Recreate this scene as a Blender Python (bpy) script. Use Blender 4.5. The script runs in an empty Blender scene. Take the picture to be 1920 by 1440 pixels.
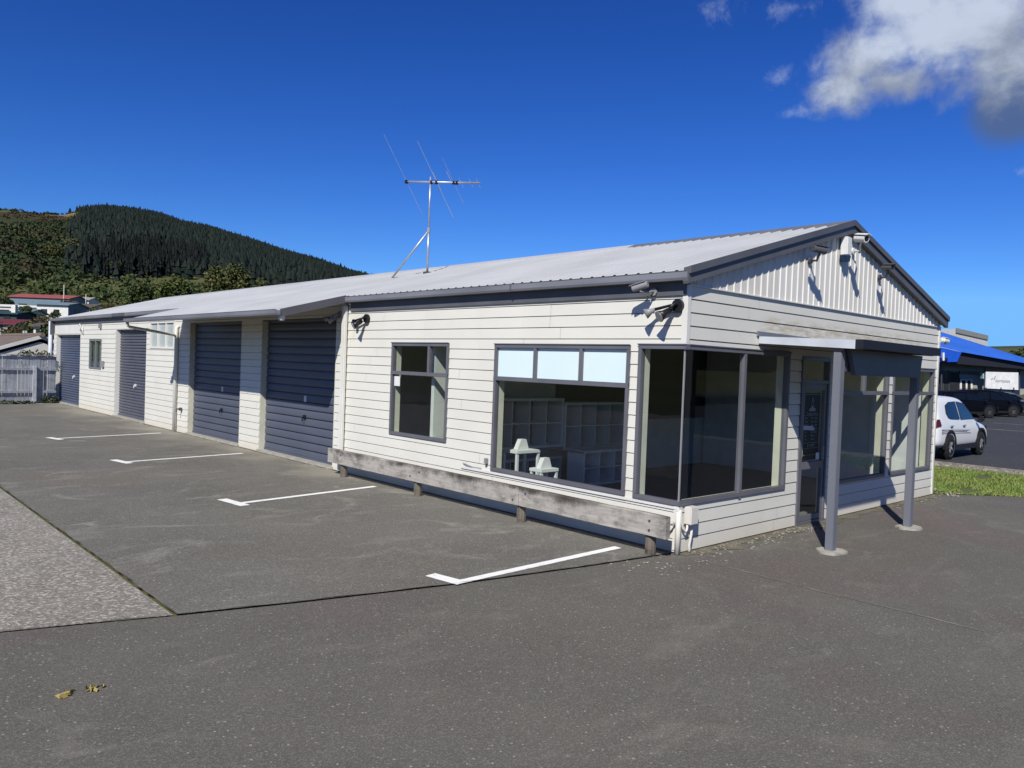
import bpy, bmesh, math, random
from mathutils import Vector, noise
R = math.radians
rng = random.Random(7)
sc = bpy.context.scene
col = sc.collection

# ---------------------------------------------------------------- camera (recovered from the photograph)
CAM = Vector((-7.7722, -5.3944, 2.1612))
YAW, PITCH, ROLL, FPX = 0.824488, -0.0236830, 0.0373212, 1454.77
_f = Vector((math.cos(YAW) * math.cos(PITCH), math.sin(YAW) * math.cos(PITCH), math.sin(PITCH)))
_r = Vector((math.sin(YAW), -math.cos(YAW), 0))
_u = _r.cross(_f)
_r2 = math.cos(ROLL) * _r + math.sin(ROLL) * _u
_u2 = -math.sin(ROLL) * _r + math.cos(ROLL) * _u
cam = bpy.data.cameras.new("camera")
cam.lens = FPX / 1920 * 36
cam.sensor_width = 36
cam.clip_end = 20000
cam.clip_start = 0.05
camo = bpy.data.objects.new("camera", cam)
col.objects.link(camo)
from mathutils import Matrix
camo.matrix_world = Matrix(((_r2.x, _u2.x, -_f.x, CAM.x), (_r2.y, _u2.y, -_f.y, CAM.y), (_r2.z, _u2.z, -_f.z, CAM.z), (0, 0, 0, 1)))
sc.camera = camo

def sight(px, py):
    """world direction of a point of the 1920 x 1440 photograph (unit depth along the lens axis)"""
    return _f + _r2 * ((px - 960) / FPX) - _u2 * ((py - 720) / FPX)
def at(px, py, D):
    return CAM + sight(px, py) * D
def az_tan(px, py):
    d = sight(px, py)
    return math.atan2(d.y, d.x), d.z / math.hypot(d.x, d.y)

# ---------------------------------------------------------------- materials
def nodes_of(name):
    m = bpy.data.materials.new(name)
    m.use_nodes = True
    nt = m.node_tree
    return m, nt, nt.nodes["Principled BSDF"]
def N(nt, t, **k):
    n = nt.nodes.new(t)
    for a, b in k.items():
        setattr(n, a, b)
    return n
def mixc(nt, fac, a, b, mode='MIX'):
    m = N(nt, 'ShaderNodeMix', data_type='RGBA', blend_type=mode)
    def put(s, val):
        if hasattr(val, 'links') or hasattr(val, 'is_linked'): nt.links.new(val, s)
        elif isinstance(val, (int, float)): s.default_value = val
        else: s.default_value = (*val, 1)
    put(m.inputs[0], fac); put(m.inputs[6], a); put(m.inputs[7], b)
    return m.outputs[2]
def tex_co(nt, scale=(1, 1, 1), rot=(0, 0, 0)):
    t = N(nt, 'ShaderNodeTexCoord'); mp = N(nt, 'ShaderNodeMapping')
    mp.inputs['Scale'].default_value = scale; mp.inputs['Rotation'].default_value = rot
    nt.links.new(t.outputs['Object'], mp.inputs['Vector'])
    return mp.outputs[0]
def noise_f(nt, co, scale, detail=4, rough=.55, lo=.35, hi=.65):
    n = N(nt, 'ShaderNodeTexNoise'); n.inputs['Scale'].default_value = scale
    n.inputs['Detail'].default_value = detail; n.inputs['Roughness'].default_value = rough
    nt.links.new(co, n.inputs['Vector'])
    m = N(nt, 'ShaderNodeMapRange'); m.inputs[1].default_value = lo; m.inputs[2].default_value = hi
    nt.links.new(n.outputs[0], m.inputs[0])
    return m.outputs[0]
def bump(nt, b, h, strength=.3, dist=.01):
    n = N(nt, 'ShaderNodeBump'); n.inputs['Strength'].default_value = strength; n.inputs['Distance'].default_value = dist
    nt.links.new(h, n.inputs['Height']); nt.links.new(n.outputs[0], b.inputs['Normal'])
def pm(name, c, rough=.6, c2=None, scale=3, stretch=(1, 1, 1), bmp=0, metal=0, spec=.35, detail=4, lo=.35, hi=.65):
    m, nt, b = nodes_of(name)
    b.inputs['Roughness'].default_value = rough; b.inputs['Metallic'].default_value = metal
    b.inputs['Specular IOR Level'].default_value = spec
    c = tuple(x * .82 for x in c); c2 = tuple(x * .86 for x in c) if c2 is None else tuple(x * .82 for x in c2)
    f = noise_f(nt, tex_co(nt, stretch), scale, detail, lo=lo, hi=hi)
    nt.links.new(mixc(nt, f, c, c2), b.inputs['Base Color'])
    if bmp: bump(nt, b, f, bmp)
    return m
def mathn(nt, op, a, b=0., clamp=False):
    n = N(nt, 'ShaderNodeMath', operation=op); n.use_clamp = clamp
    for i, val in enumerate((a, b)):
        if isinstance(val, (int, float)): n.inputs[i].default_value = val
        else: nt.links.new(val, n.inputs[i])
    return n.outputs[0]
def smooth(nt, val, lo, hi):
    m = N(nt, 'ShaderNodeMapRange', interpolation_type='SMOOTHSTEP')
    m.inputs[1].default_value = lo; m.inputs[2].default_value = hi
    nt.links.new(val, m.inputs[0]); return m.outputs[0]

def wall_paint():
    m, nt, b = nodes_of('weatherboard_paint')
    b.inputs['Roughness'].default_value = .55; b.inputs['Specular IOR Level'].default_value = .3
    co = tex_co(nt)
    base = mixc(nt, noise_f(nt, co, .9, 5), (.635, .620, .555), (.595, .58, .515))
    # fine wood-grain streaks along the boards
    st = noise_f(nt, tex_co(nt, (1.2, 1.2, 60)), 3, 3, lo=.4, hi=.7)
    base = mixc(nt, mathn(nt, 'MULTIPLY', st, .18), base, (.52, .51, .47))
    sep = N(nt, 'ShaderNodeSeparateXYZ'); nt.links.new(co, sep.inputs[0])
    x, y, z = sep.outputs
    # rain splash grime at the foot of the walls
    foot = mathn(nt, 'MULTIPLY', smooth(nt, mathn(nt, 'ADD', z, mathn(nt, 'MULTIPLY', noise_f(nt, co, 4, 5, lo=.2, hi=.8), .22)), .42, .05), .42)
    base = mixc(nt, foot, base, (.50, .42, .31))
    # lichen stains on the gable above the porch roof
    s = mathn(nt, 'MULTIPLY', smooth(nt, x, 1.5, 2.0), smooth(nt, x, 8.0, 6.6))
    s = mathn(nt, 'MULTIPLY', s, mathn(nt, 'MULTIPLY', smooth(nt, z, 2.62, 2.70), smooth(nt, z, 3.0, 2.86)))
    s = mathn(nt, 'MULTIPLY', s, noise_f(nt, tex_co(nt, (1.4, 1, 7)), 2.3, 6, .7, lo=.42, hi=.62))
    s = mathn(nt, 'MULTIPLY', s, smooth(nt, y, .3, .1))
    base = mixc(nt, mathn(nt, 'MULTIPLY', s, .8), base, (.40, .32, .20))
    # faint vertical runs
    run = noise_f(nt, tex_co(nt, (9, 9, .35)), 1.4, 4, lo=.58, hi=.75)
    base = mixc(nt, mathn(nt, 'MULTIPLY', run, .16), base, (.50, .47, .40))
    nt.links.new(base, b.inputs['Base Color'])
    bump(nt, b, st, .08, .004)
    return m
M = {}
M['wall'] = wall_paint()
M['trim'] = pm('trim_paint', (.80, .785, .74), .5, (.74, .72, .66), 2)
M['cream'] = pm('cream_paint', (.72, .70, .56), .6)
M['clad'] = pm('gable_cladding_paint', (.80, .78, .72), .5, (.66, .62, .54), 1.6, (1.5, 1, .5), lo=.45, hi=.8)
M['roof'] = pm('roof_iron_paint', (.515, .52, .535), .5, (.445, .45, .46), .7, (1, 1, 1))
M['ridge_dark'] = pm('ridge_grey', (.17, .18, .20), .45)
M['slate'] = pm('slate_trim_paint', (.125, .125, .137), .45, (.10, .10, .11), 2)
M['slate_light'] = pm('weathered_gutter_paint', (.235, .24, .27), .38, (.17, .175, .20), 1.2, (1, .5, 3))
M['alu'] = pm('slate_aluminium', (.15, .15, .17), .38, (.125, .125, .145), 2, spec=.6)
M['silver'] = pm('silver_flashing', (.62, .66, .72), .45, (.50, .53, .58), 2)
M['door'] = pm('garage_door_enamel', (.098, .110, .150), .42, (.086, .097, .134), .8)
M['post'] = pm('slate_post_paint', (.165, .175, .205), .6, (.21, .22, .24), 2.5, (2, 2, .6), lo=.5, hi=.75)
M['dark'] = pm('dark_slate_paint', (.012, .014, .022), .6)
M['white'] = pm('white_plastic', (.80, .80, .79), .4, (.74, .74, .72))
M['offwhite'] = pm('cream_plastic', (.76, .73, .66), .4)
M['black'] = pm('black_plastic', (.016, .016, .018), .4)
M['greyplastic'] = pm('grey_plastic', (.30, .30, .31), .4)
M['blueplastic'] = pm('dark_blue_lens', (.01, .03, .07), .2)
M['galv'] = pm('galvanised_steel', (.62, .63, .64), .38, (.48, .48, .49), 6, metal=.55)
M['frost'] = pm('frosted_film', (.76, .90, .91), .35, (.72, .86, .87), 1)
M['frost_grey'] = pm('frosted_glass_grey', (.50, .56, .54), .3)
M['interior'] = pm('interior_paint', (.66, .67, .62), .8)
M['interior_dark'] = pm('dark_board_and_cell_shade', (.05, .055, .065), .7)
M['carpet'] = pm('shop_floor', (.20, .20, .20), .8)
M['laminate'] = pm('white_laminate', (.90, .92, .94), .5)
M['sunwhite'] = pm('white_card', (.80, .80, .78), .6)
M['concrete'] = pm('concrete', (.44, .42, .37), .85, (.33, .315, .27), 8, bmp=.2)
M['steel'] = pm('dark_steel', (.09, .09, .1), .5)
M['rubber'] = pm('rubber', (.014, .014, .015), .8)
M['carglass'] = pm('car_glass', (.006, .009, .012), .08, spec=.4)
M['carwhite'] = pm('white_car_paint', (.80, .80, .80), .22, (.78, .78, .78))
M['carblack'] = pm('black_car_paint', (.003, .003, .005), .45, spec=.12)
M['carnavy'] = pm('navy_car_paint', (.004, .006, .012), .4, spec=.15)
M['cargrey'] = pm('grey_car_paint', (.13, .14, .15), .3)
M['alloy'] = pm('alloy_rim', (.45, .46, .47), .35, metal=.5)
M['tail'] = pm('red_tail_light', (.09, .006, .012), .2)
M['blue'] = pm('blue_canopy_sheet', (.038, .16, .66), .5, (.032, .135, .60), .6)
M['blue_shaded'] = pm('shaded_blue_fascia', (.012, .09, .56), .45)  # canopy blue made darker, shade of the upright face put into the colour
M['redroof'] = pm('red_roof_iron', (.38, .10, .08), .5)
M['darkred'] = pm('dark_red_roof', (.16, .035, .04), .6)
M['greenroof'] = pm('green_roof_iron', (.16, .24, .22), .5)
M['tealwall'] = pm('dark_teal_wall', (.03, .06, .065), .7)
M['bluegrey'] = pm('blue_grey_and_eave_shade', (.17, .24, .29), .7)
M['brownroof'] = pm('brown_tile_roof', (.13, .105, .085), .8, (.09, .07, .06), 3)
M['tile'] = pm('weathered_tile', (.21, .16, .13), .85, (.14, .11, .09), 4)
M['housewhite'] = pm('house_white', (.78, .77, .72), .7)
M['housecream'] = pm('house_cream_plaster', (.78, .75, .66), .8)
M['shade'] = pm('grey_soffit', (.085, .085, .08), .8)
M['wallgrey'] = pm('grey_block_wall', (.34, .34, .31), .8)
M['winglass'] = pm('dark_window', (.03, .035, .04), .15)

def glass_mat(name, tint=(.86, .9, .88), refl=1.0):
    m = bpy.data.materials.new(name); m.use_nodes = True; nt = m.node_tree
    nt.nodes.clear()
    out = N(nt, 'ShaderNodeOutputMaterial'); mix = N(nt, 'ShaderNodeMixShader')
    tr = N(nt, 'ShaderNodeBsdfTransparent'); tr.inputs[0].default_value = (*tint, 1)
    gl = N(nt, 'ShaderNodeBsdfGlossy'); gl.inputs['Roughness'].default_value = .004
    gl.inputs['Color'].default_value = (refl, refl, refl, 1)
    # two-sided Fresnel reflectance of a thin pane
    ge = N(nt, 'ShaderNodeNewGeometry'); dt = N(nt, 'ShaderNodeVectorMath', operation='DOT_PRODUCT')
    nt.links.new(ge.outputs['Normal'], dt.inputs[0]); nt.links.new(ge.outputs['Incoming'], dt.inputs[1])
    cosn = mathn(nt, 'ABSOLUTE', dt.outputs['Value'])
    frv = mathn(nt, 'ADD',   .045, mathn(nt, 'MULTIPLY', .955, mathn(nt, 'POWER', mathn(nt, 'SUBTRACT', 1., cosn), 5.)))
    # faint ripples and grime in the panes
    co = tex_co(nt); nb = N(nt, 'ShaderNodeTexNoise'); nb.inputs['Scale'].default_value = 1.3
    nt.links.new(co, nb.inputs['Vector'])
    bp = N(nt, 'ShaderNodeBump'); bp.inputs['Strength'].default_value = .05; bp.inputs['Distance'].default_value = .05
    nt.links.new(nb.outputs[0], bp.inputs['Height']); nt.links.new(bp.outputs[0], gl.inputs['Normal'])
    nt.links.new(frv, mix.inputs[0]); nt.links.new(tr.outputs[0], mix.inputs[1]); nt.links.new(gl.outputs[0], mix.inputs[2])
    nt.links.new(mix.outputs[0], out.inputs[0])
    return m
M['glass'] = glass_mat('window_glass', (.88, .92, .90))

def asphalt(name, a, b_, tint, speck, sc_speck, contrast, tint_hi=.66, stains=.5, dust=False):
    m, nt, b = nodes_of(name)
    b.inputs['Roughness'].default_value = .85; b.inputs['Specular IOR Level'].default_value = .25
    co = tex_co(nt)
    base = mixc(nt, noise_f(nt, co, .55, 6, .6), a, b_)
    base = mixc(nt, mathn(nt, 'MULTIPLY', noise_f(nt, tex_co(nt, (.35, .35, 1)), .8, 3, lo=.54, hi=tint_hi), .8), base, tint)
    # worn, dusty patches
    base = mixc(nt, mathn(nt, 'MULTIPLY', noise_f(nt, tex_co(nt, (.5, 1.2, 1), (0, 0, .5)), 1.7, 8, .68, lo=.56, hi=.78), stains), base, tuple(min(1, x * 1.75) for x in a))
    base = mixc(nt, mathn(nt, 'MULTIPLY', noise_f(nt, co, .33, 5, .6, lo=.52, hi=.75), .45), base, tuple(x * .62 for x in a))
    # thin curving streaks of dust left by puddles
    rn = N(nt, 'ShaderNodeTexNoise'); rn.inputs['Scale'].default_value = .42; rn.inputs['Detail'].default_value = 5; rn.inputs['Distortion'].default_value = .6
    nt.links.new(tex_co(nt, (.8, 1.3, 1)), rn.inputs['Vector'])
    rd = smooth(nt, mathn(nt, 'ABSOLUTE', mathn(nt, 'SUBTRACT', rn.outputs[0], .5)), .028, .0)
    rd = mathn(nt, 'MULTIPLY', rd, noise_f(nt, co, 1.3, 6, .7, lo=.46, hi=.72))
    base = mixc(nt, mathn(nt, 'MULTIPLY', rd, stains), base, tuple(min(1, x * 2.0) for x in a))
    blot = noise_f(nt, co, 2.6, 7, .7, lo=.60, hi=.78)
    base = mixc(nt, mathn(nt, 'MULTIPLY', blot, .35), base, tuple(x * .55 for x in a))
    if dust:
        sx_ = N(nt, 'ShaderNodeSeparateXYZ'); nt.links.new(co, sx_.inputs[0])
        dm = mathn(nt, 'ADD', sx_.outputs[0], mathn(nt, 'MULTIPLY', noise_f(nt, co, .9, 5, lo=.2, hi=.8), 1.6))
        dm = mathn(nt, 'MULTIPLY', smooth(nt, dm, -.7, 1.2), smooth(nt, sx_.outputs[1], 5.6, 8.2))
        base = mixc(nt, mathn(nt, 'MULTIPLY', dm, .75), base, (.30, .275, .215))
    # stone aggregate
    v = N(nt, 'ShaderNodeTexVoronoi'); v.inputs['Scale'].default_value = sc_speck; nt.links.new(co, v.inputs['Vector'])
    sp = N(nt, 'ShaderNodeSeparateColor'); nt.links.new(v.outputs['Color'], sp.inputs[0])
    g1 = smooth(nt, sp.outputs[0], .55, 1.0)
    base = mixc(nt, mathn(nt, 'MULTIPLY', g1, contrast * .8), base, speck)
    g0 = smooth(nt, sp.outputs[1], .55, 1.0)
    base = mixc(nt, mathn(nt, 'MULTIPLY', g0, contrast * .7), base, tuple(x * .35 for x in a))
    v2 = N(nt, 'ShaderNodeTexVoronoi'); v2.inputs['Scale'].default_value = sc_speck * .6; nt.links.new(co, v2.inputs['Vector'])
    sp2 = N(nt, 'ShaderNodeSeparateColor'); nt.links.new(v2.outputs['Color'], sp2.inputs[0])
    base = mixc(nt, mathn(nt, 'MULTIPLY', smooth(nt, sp2.outputs[2], .986, .996), .38), base, (.5, .48, .44))
    nt.links.new(base, b.inputs['Base Color'])
    bump(nt, b, v.outputs['Distance'], .35, .006)
    return m
M['asph_front'] = asphalt('smooth_asphalt', (.112, .105, .090), (.092, .086, .074), (.118, .093, .086), (.33, .315, .29), 130, .36)
M['asph_park'] = asphalt('grey_asphalt', (.135, .128, .112), (.104, .099, .087), (.132, .117, .096), (.38, .365, .33), 105, .42, .7, 1.0, True)
M['chip'] = asphalt('coarse_chipseal', (.232, .216, .188), (.165, .154, .132), (.205, .18, .155), (.54, .50, .46), 50, .8, .62, .4)
M['asph_road'] = asphalt('dark_road_asphalt', (.044, .046, .052), (.038, .039, .044), (.041, .042, .047), (.10, .10, .10), 60, .35)
M['paint'] = pm('road_marking_paint', (.96, .96, .93), .6, (.52, .50, .46), 9, detail=9, lo=.56, hi=.80)
M['seam'] = pm('asphalt_seam', (.045, .042, .036), .9, (.12, .115, .09), 2.2)
M['pale'] = pm('dust_line', (.30, .285, .255), .9, (.17, .16, .145), 2.5, detail=8, lo=.4, hi=.6)
M['soil'] = pm('soil_and_moss', (.10, .095, .06), .95, (.17, .15, .115), 3, detail=8)
M['gravel'] = pm('gravel', (.30, .28, .24), .9, (.16, .14, .11), 9)
M['grass'] = pm('lawn_blades', (.15, .235, .04), .6, (.23, .27, .07), 1.1)
M['stone'] = pm('pale_stone', (.44, .41, .35), .9, (.24, .21, .17), 9)

def timber(name, c1, c2, dark, stretch, amt=.9, top=False):
    m, nt, b = nodes_of(name)
    b.inputs['Roughness'].default_value = .85; b.inputs['Specular IOR Level'].default_value = .2
    f = noise_f(nt, tex_co(nt, stretch), 2, 8, .65, lo=.35, hi=.68)
    base = mixc(nt, f, c1, c2)
    g = noise_f(nt, tex_co(nt, (1, 1, 1.6)), 2.4, 8, .72, lo=.48, hi=.66)
    base = mixc(nt, mathn(nt, 'MULTIPLY', g, amt), base, dark)
    if top:
        sp_ = N(nt, 'ShaderNodeSeparateXYZ'); nt.links.new(tex_co(nt), sp_.inputs[0])
        al = mathn(nt, 'ADD', mathn(nt, 'MULTIPLY', noise_f(nt, tex_co(nt, (1, 1, .8)), 1.9, 8, .7, lo=.3, hi=.7), .16), sp_.outputs[2])
        al = mathn(nt, 'MULTIPLY', smooth(nt, al, .475, .58), noise_f(nt, tex_co(nt, (1, .45, 1)), 1.1, 4, lo=.36, hi=.55))
        base = mixc(nt, mathn(nt, 'MULTIPLY', al, .92), base, (.035, .031, .027))
    nt.links.new(base, b.inputs['Base Color']); bump(nt, b, f, .4, .006)
    return m
M['plank'] = timber('weathered_plank', (.40, .37, .33), (.29, .27, .24), (.085, .077, .068), (2, 1.2, 14), .75, True)
M['log'] = timber('weathered_post', (.17, .145, .115), (.10, .085, .07), (.035, .03, .027), (9, 9, 1.2))
M['paling'] = timber('grey_palings', (.44, .46, .50), (.31, .33, .36), (.15, .155, .165), (7, 1, .6), .5)

def foliage(name, c1, c2, c3=None, scale=.6, rough=.65):
    m, nt, b = nodes_of(name)
    b.inputs['Roughness'].default_value = rough; b.inputs['Specular IOR Level'].default_value = .25
    co = tex_co(nt)
    base = mixc(nt, noise_f(nt, co, scale, 3, lo=.4, hi=.6), c1, c2)
    if c3: base = mixc(nt, noise_f(nt, co, scale * 2.7, 2, lo=.56, hi=.68), base, c3)
    nt.links.new(base, b.inputs['Base Color'])
    return m
M['leaf_olive'] = foliage('olive_leaves', (.040, .056, .014), (.075, .080, .022), (.14, .125, .045))
M['leaf_green'] = foliage('green_leaves', (.026, .044, .013), (.050, .068, .017), (.085, .090, .030))
M['leaf_bright'] = foliage('bright_leaves', (.036, .056, .013), (.068, .086, .018), (.11, .11, .032))
M['leaf_dark'] = foliage('dark_leaves', (.022, .038, .014), (.045, .062, .018))
M['leaf_brown'] = foliage('brown_green_leaves', (.060, .055, .020), (.10, .075, .030))
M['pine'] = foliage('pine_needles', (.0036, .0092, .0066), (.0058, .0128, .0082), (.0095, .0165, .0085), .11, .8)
M['pine_shaded'] = foliage('shaded_pine_needles', (.0018, .0038, .0040), (.0036, .0070, .0056), None, .1, .8)  # darker copy of the pine colour, with the shade put into the needles
M['scrub'] = foliage('hill_scrub', (.022, .037, .013), (.036, .047, .016), (.046, .040, .018), .012, .8)
M['bark'] = pm('bark', (.09, .07, .05), .9, (.05, .04, .03), 6, bmp=.3)

def hill_mat():
    m, nt, b = nodes_of('hill_grass')
    b.inputs['Roughness'].default_value = .95; b.inputs['Specular IOR Level'].default_value = .1
    co = tex_co(nt)
    base = mixc(nt, noise_f(nt, co, .011, 6, .6), (.075, .085, .030), (.115, .108, .046))
    base = mixc(nt, noise_f(nt, tex_co(nt, (1, 1, 2)), .035, 5, .6, lo=.5, hi=.62), base, (.075, .085, .03))
    sep = N(nt, 'ShaderNodeSeparateXYZ'); nt.links.new(co, sep.inputs[0])
    wood = mathn(nt, 'MULTIPLY', smooth(nt, sep.outputs[2], 22, 40), smooth(nt, sep.outputs[2], 165, 120))
    base = mixc(nt, mathn(nt, 'MULTIPLY', wood, .8), base, (.022, .029, .012))
    top = mathn(nt, 'MULTIPLY', smooth(nt, sep.outputs[2], 105, 140), noise_f(nt, tex_co(nt, (1, 1, 2.5)), .018, 5, .6, lo=.42, hi=.58))
    base = mixc(nt, top, base, (.34, .25, .125))
    mid = mathn(nt, 'MULTIPLY', mathn(nt, 'MULTIPLY', smooth(nt, sep.outputs[2], 125, 145), smooth(nt, sep.outputs[2], 175, 160)), noise_f(nt, co, .02, 5, .6, lo=.45, hi=.6))
    base = mixc(nt, mathn(nt, 'MULTIPLY', mid, .55), base, (.13, .075, .035))
    nt.links.new(base, b.inputs['Base Color'])
    return m
M['hill'] = hill_mat()

# ---------------------------------------------------------------- mesh builder
class MB:
    def __init__(s): s.v = []; s.f = []
    def add(s, vs, fs):
        n = len(s.v); s.v += [tuple(x) for x in vs]; s.f += [tuple(i + n for i in f) for f in fs]; return s
    def poly(s, *p): return s.add(p, [tuple(range(len(p)))])
    def box(s, x0, x1, y0, y1, z0, z1):
        x0, x1 = sorted((x0, x1)); y0, y1 = sorted((y0, y1)); z0, z1 = sorted((z0, z1))
        return s.add([(x0, y0, z0), (x1, y0, z0), (x1, y1, z0), (x0, y1, z0), (x0, y0, z1), (x1, y0, z1), (x1, y1, z1), (x0, y1, z1)],
                     [(0, 3, 2, 1), (4, 5, 6, 7), (0, 1, 5, 4), (1, 2, 6, 5), (2, 3, 7, 6), (3, 0, 4, 7)])
    def prism(s, pts, vec):
        n = len(pts); q = [tuple(Vector(p) + Vector(vec)) for p in pts]
        return s.add(list(pts) + q, [tuple(range(n - 1, -1, -1)), tuple(range(n, 2 * n))] + [(i, (i + 1) % n, n + (i + 1) % n, n + i) for i in range(n)])
    def tube(s, pts, r, seg=8, caps=True):
        pts = [Vector(p) for p in pts]; rs = r if isinstance(r, (list, tuple)) else [r] * len(pts)
        n0 = len(s.v); prev = None
        for i, p in enumerate(pts):
            d = (pts[min(i + 1, len(pts) - 1)] - pts[max(i - 1, 0)]).normalized()
            a = d.orthogonal().normalized() if prev is None else (prev - d * prev.dot(d)).normalized()
            prev = a; b = d.cross(a)
            for k in range(seg):
                t = 2 * math.pi * k / seg
                s.v.append(tuple(p + (a * math.cos(t) + b * math.sin(t)) * rs[i]))
        for i in range(len(pts) - 1):
            for k in range(seg):
                k2 = (k + 1) % seg
                s.f.append((n0 + i * seg + k, n0 + i * seg + k2, n0 + (i + 1) * seg + k2, n0 + (i + 1) * seg + k))
        if caps:
            s.f.append(tuple(n0 + k for k in range(seg - 1, -1, -1)))
            e = n0 + (len(pts) - 1) * seg; s.f.append(tuple(e + k for k in range(seg)))
        return s
    def build(s, name, mat, parent=None, smooth=False, bevel=0, recalc=True):
        me = bpy.data.meshes.new(name); me.from_pydata(s.v, [], s.f); me.update()
        if recalc or bevel:
            bm = bmesh.new(); bm.from_mesh(me)
            if recalc: bmesh.ops.recalc_face_normals(bm, faces=bm.faces)
            if bevel: bmesh.ops.bevel(bm, geom=bm.edges[:], offset=bevel, segments=2, affect='EDGES', clamp_overlap=True)
            bm.to_mesh(me); bm.free()
        if smooth:
            me.polygons.foreach_set('use_smooth', [True] * len(me.polygons))
        me.materials.append(M[mat] if isinstance(mat, str) else mat)
        o = bpy.data.objects.new(name, me); col.objects.link(o)
        if parent is not None: attach(o, parent)
        return o
def attach(o, parent):
    o.parent = parent
    o.matrix_parent_inverse = world_of(parent).inverted()
def world_of(o):
    m = o.matrix_basis.copy()
    if o.parent: m = world_of(o.parent) @ o.matrix_parent_inverse @ m
    return m
def tag(o, label=None, cat=None, group=None, kind=None):
    if label: o['label'] = label
    if cat: o['category'] = cat
    if group: o['group'] = group
    if kind: o['kind'] = kind
    return o
def empty(name, loc, label, cat, group=None, rz=0):
    o = bpy.data.objects.new(name, None); o.empty_display_size = .2; col.objects.link(o)
    o.location = loc; o.rotation_euler = (0, 0, rz)
    return tag(o, label, cat, group)
def struct(o): return tag(o, kind='structure')
def LM(u, d, z): return (d, u, z)       # long wall: u along y, d into the building
def GM(u, d, z): return (u, d, z)       # gable wall: u along x
def wbox(mb, mp, u0, u1, d0, d1, z0, z1):
    a = mp(u0, d0, z0); b = mp(u1, d1, z1)
    return mb.box(a[0], b[0], a[1], b[1], a[2], b[2])
def copy_tree(o, parent=None):
    c = o.copy(); col.objects.link(c)
    if parent: c.parent = parent
    for ch in list(o.children): copy_tree(ch, c)
    return c

# ---------------------------------------------------------------- sun, sky, clouds
SUN = Vector((-1, -.60, 1.05)).normalized()
sl = bpy.data.lights.new('sun', 'SUN'); sl.energy = 4.8; sl.angle = R(.53); sl.color = (1, .965, .89)
so = bpy.data.objects.new('sun', sl); col.objects.link(so); so.rotation_euler = SUN.to_track_quat('Z', 'Y').to_euler()
W = bpy.data.worlds.new("World"); sc.world = W; W.use_nodes = True
nt = W.node_tree; bg = nt.nodes['Background']
sky = N(nt, 'ShaderNodeTexSky', sky_type='NISHITA'); sky.sun_disc = False
sky.sun_elevation = math.asin(SUN.z); sky.sun_rotation = math.atan2(SUN.x, SUN.y)
sky.air_density = 1.0; sky.dust_density = .15; sky.ozone_density = 3.0; sky.altitude = 200
hs = N(nt, 'ShaderNodeHueSaturation'); hs.inputs['Saturation'].default_value = 1.24; hs.inputs['Hue'].default_value = .506
nt.links.new(sky.outputs[0], hs.inputs['Color'])
sc0 = N(nt, 'ShaderNodeVectorMath', operation='SCALE'); sc0.inputs['Scale'].default_value = .1
nt.links.new(hs.outputs[0], sc0.inputs[0])
gm = N(nt, 'ShaderNodeGamma'); gm.inputs[1].default_value = 1.3
nt.links.new(sc0.outputs[0], gm.inputs[0])
gm = N(nt, 'ShaderNodeVectorMath', operation='MULTIPLY'); gm.inputs[1].default_value = (4.7, 6.92, 10.4)
nt.links.new(nt.nodes['Gamma'].outputs[0], gm.inputs[0])
co = N(nt, 'ShaderNodeTexCoord').outputs['Generated']
mn = N(nt, 'ShaderNodeVectorMath', operation='MINIMUM'); mn.inputs[1].default_value = (1.6, 4.2, 8.6)
nt.links.new(gm.outputs[0], mn.inputs[0]); gm = mn
zz = N(nt, 'ShaderNodeSeparateXYZ'); nt.links.new(N(nt, 'ShaderNodeTexCoord').outputs['Generated'], zz.inputs[0])
zf = mathn(nt, 'SUBTRACT', 1., mathn(nt, 'MULTIPLY', .55, smooth(nt, zz.outputs[2], .50, .92)))
mz = N(nt, 'ShaderNodeVectorMath', operation='SCALE'); nt.links.new(gm.outputs[0], mz.inputs[0]); nt.links.new(zf, mz.inputs['Scale']); gm = mz
F0 = sight(1720, 110).normalized(); R0 = F0.cross(Vector((0, 0, 1))).normalized(); U0 = R0.cross(F0)
def dotn(vec):
    n = N(nt, 'ShaderNodeVectorMath', operation='DOT_PRODUCT'); nt.links.new(co, n.inputs[0]); n.inputs[1].default_value = vec; return n.outputs['Value']
df = mathn(nt, 'MAXIMUM', dotn(F0), .05)
cu = mathn(nt, 'DIVIDE', dotn(R0), df); cv = mathn(nt, 'DIVIDE', dotn(U0), df)
front = smooth(nt, dotn(F0), .3, .6)
cmb = N(nt, 'ShaderNodeCombineXYZ'); nt.links.new(cu, cmb.inputs[0]); nt.links.new(cv, cmb.inputs[1])
def cn(scale, detail, rough, off):
    n = N(nt, 'ShaderNodeTexNoise'); n.inputs['Scale'].default_value = scale; n.inputs['Detail'].default_value = detail; n.inputs['Roughness'].default_value = rough
    n.inputs['Distortion'].default_value = .35
    mp = N(nt, 'ShaderNodeMapping'); mp.inputs['Location'].default_value = off; nt.links.new(cmb.outputs[0], mp.inputs[0]); nt.links.new(mp.outputs[0], n.inputs['Vector'])
    return n.outputs[0]
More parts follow.
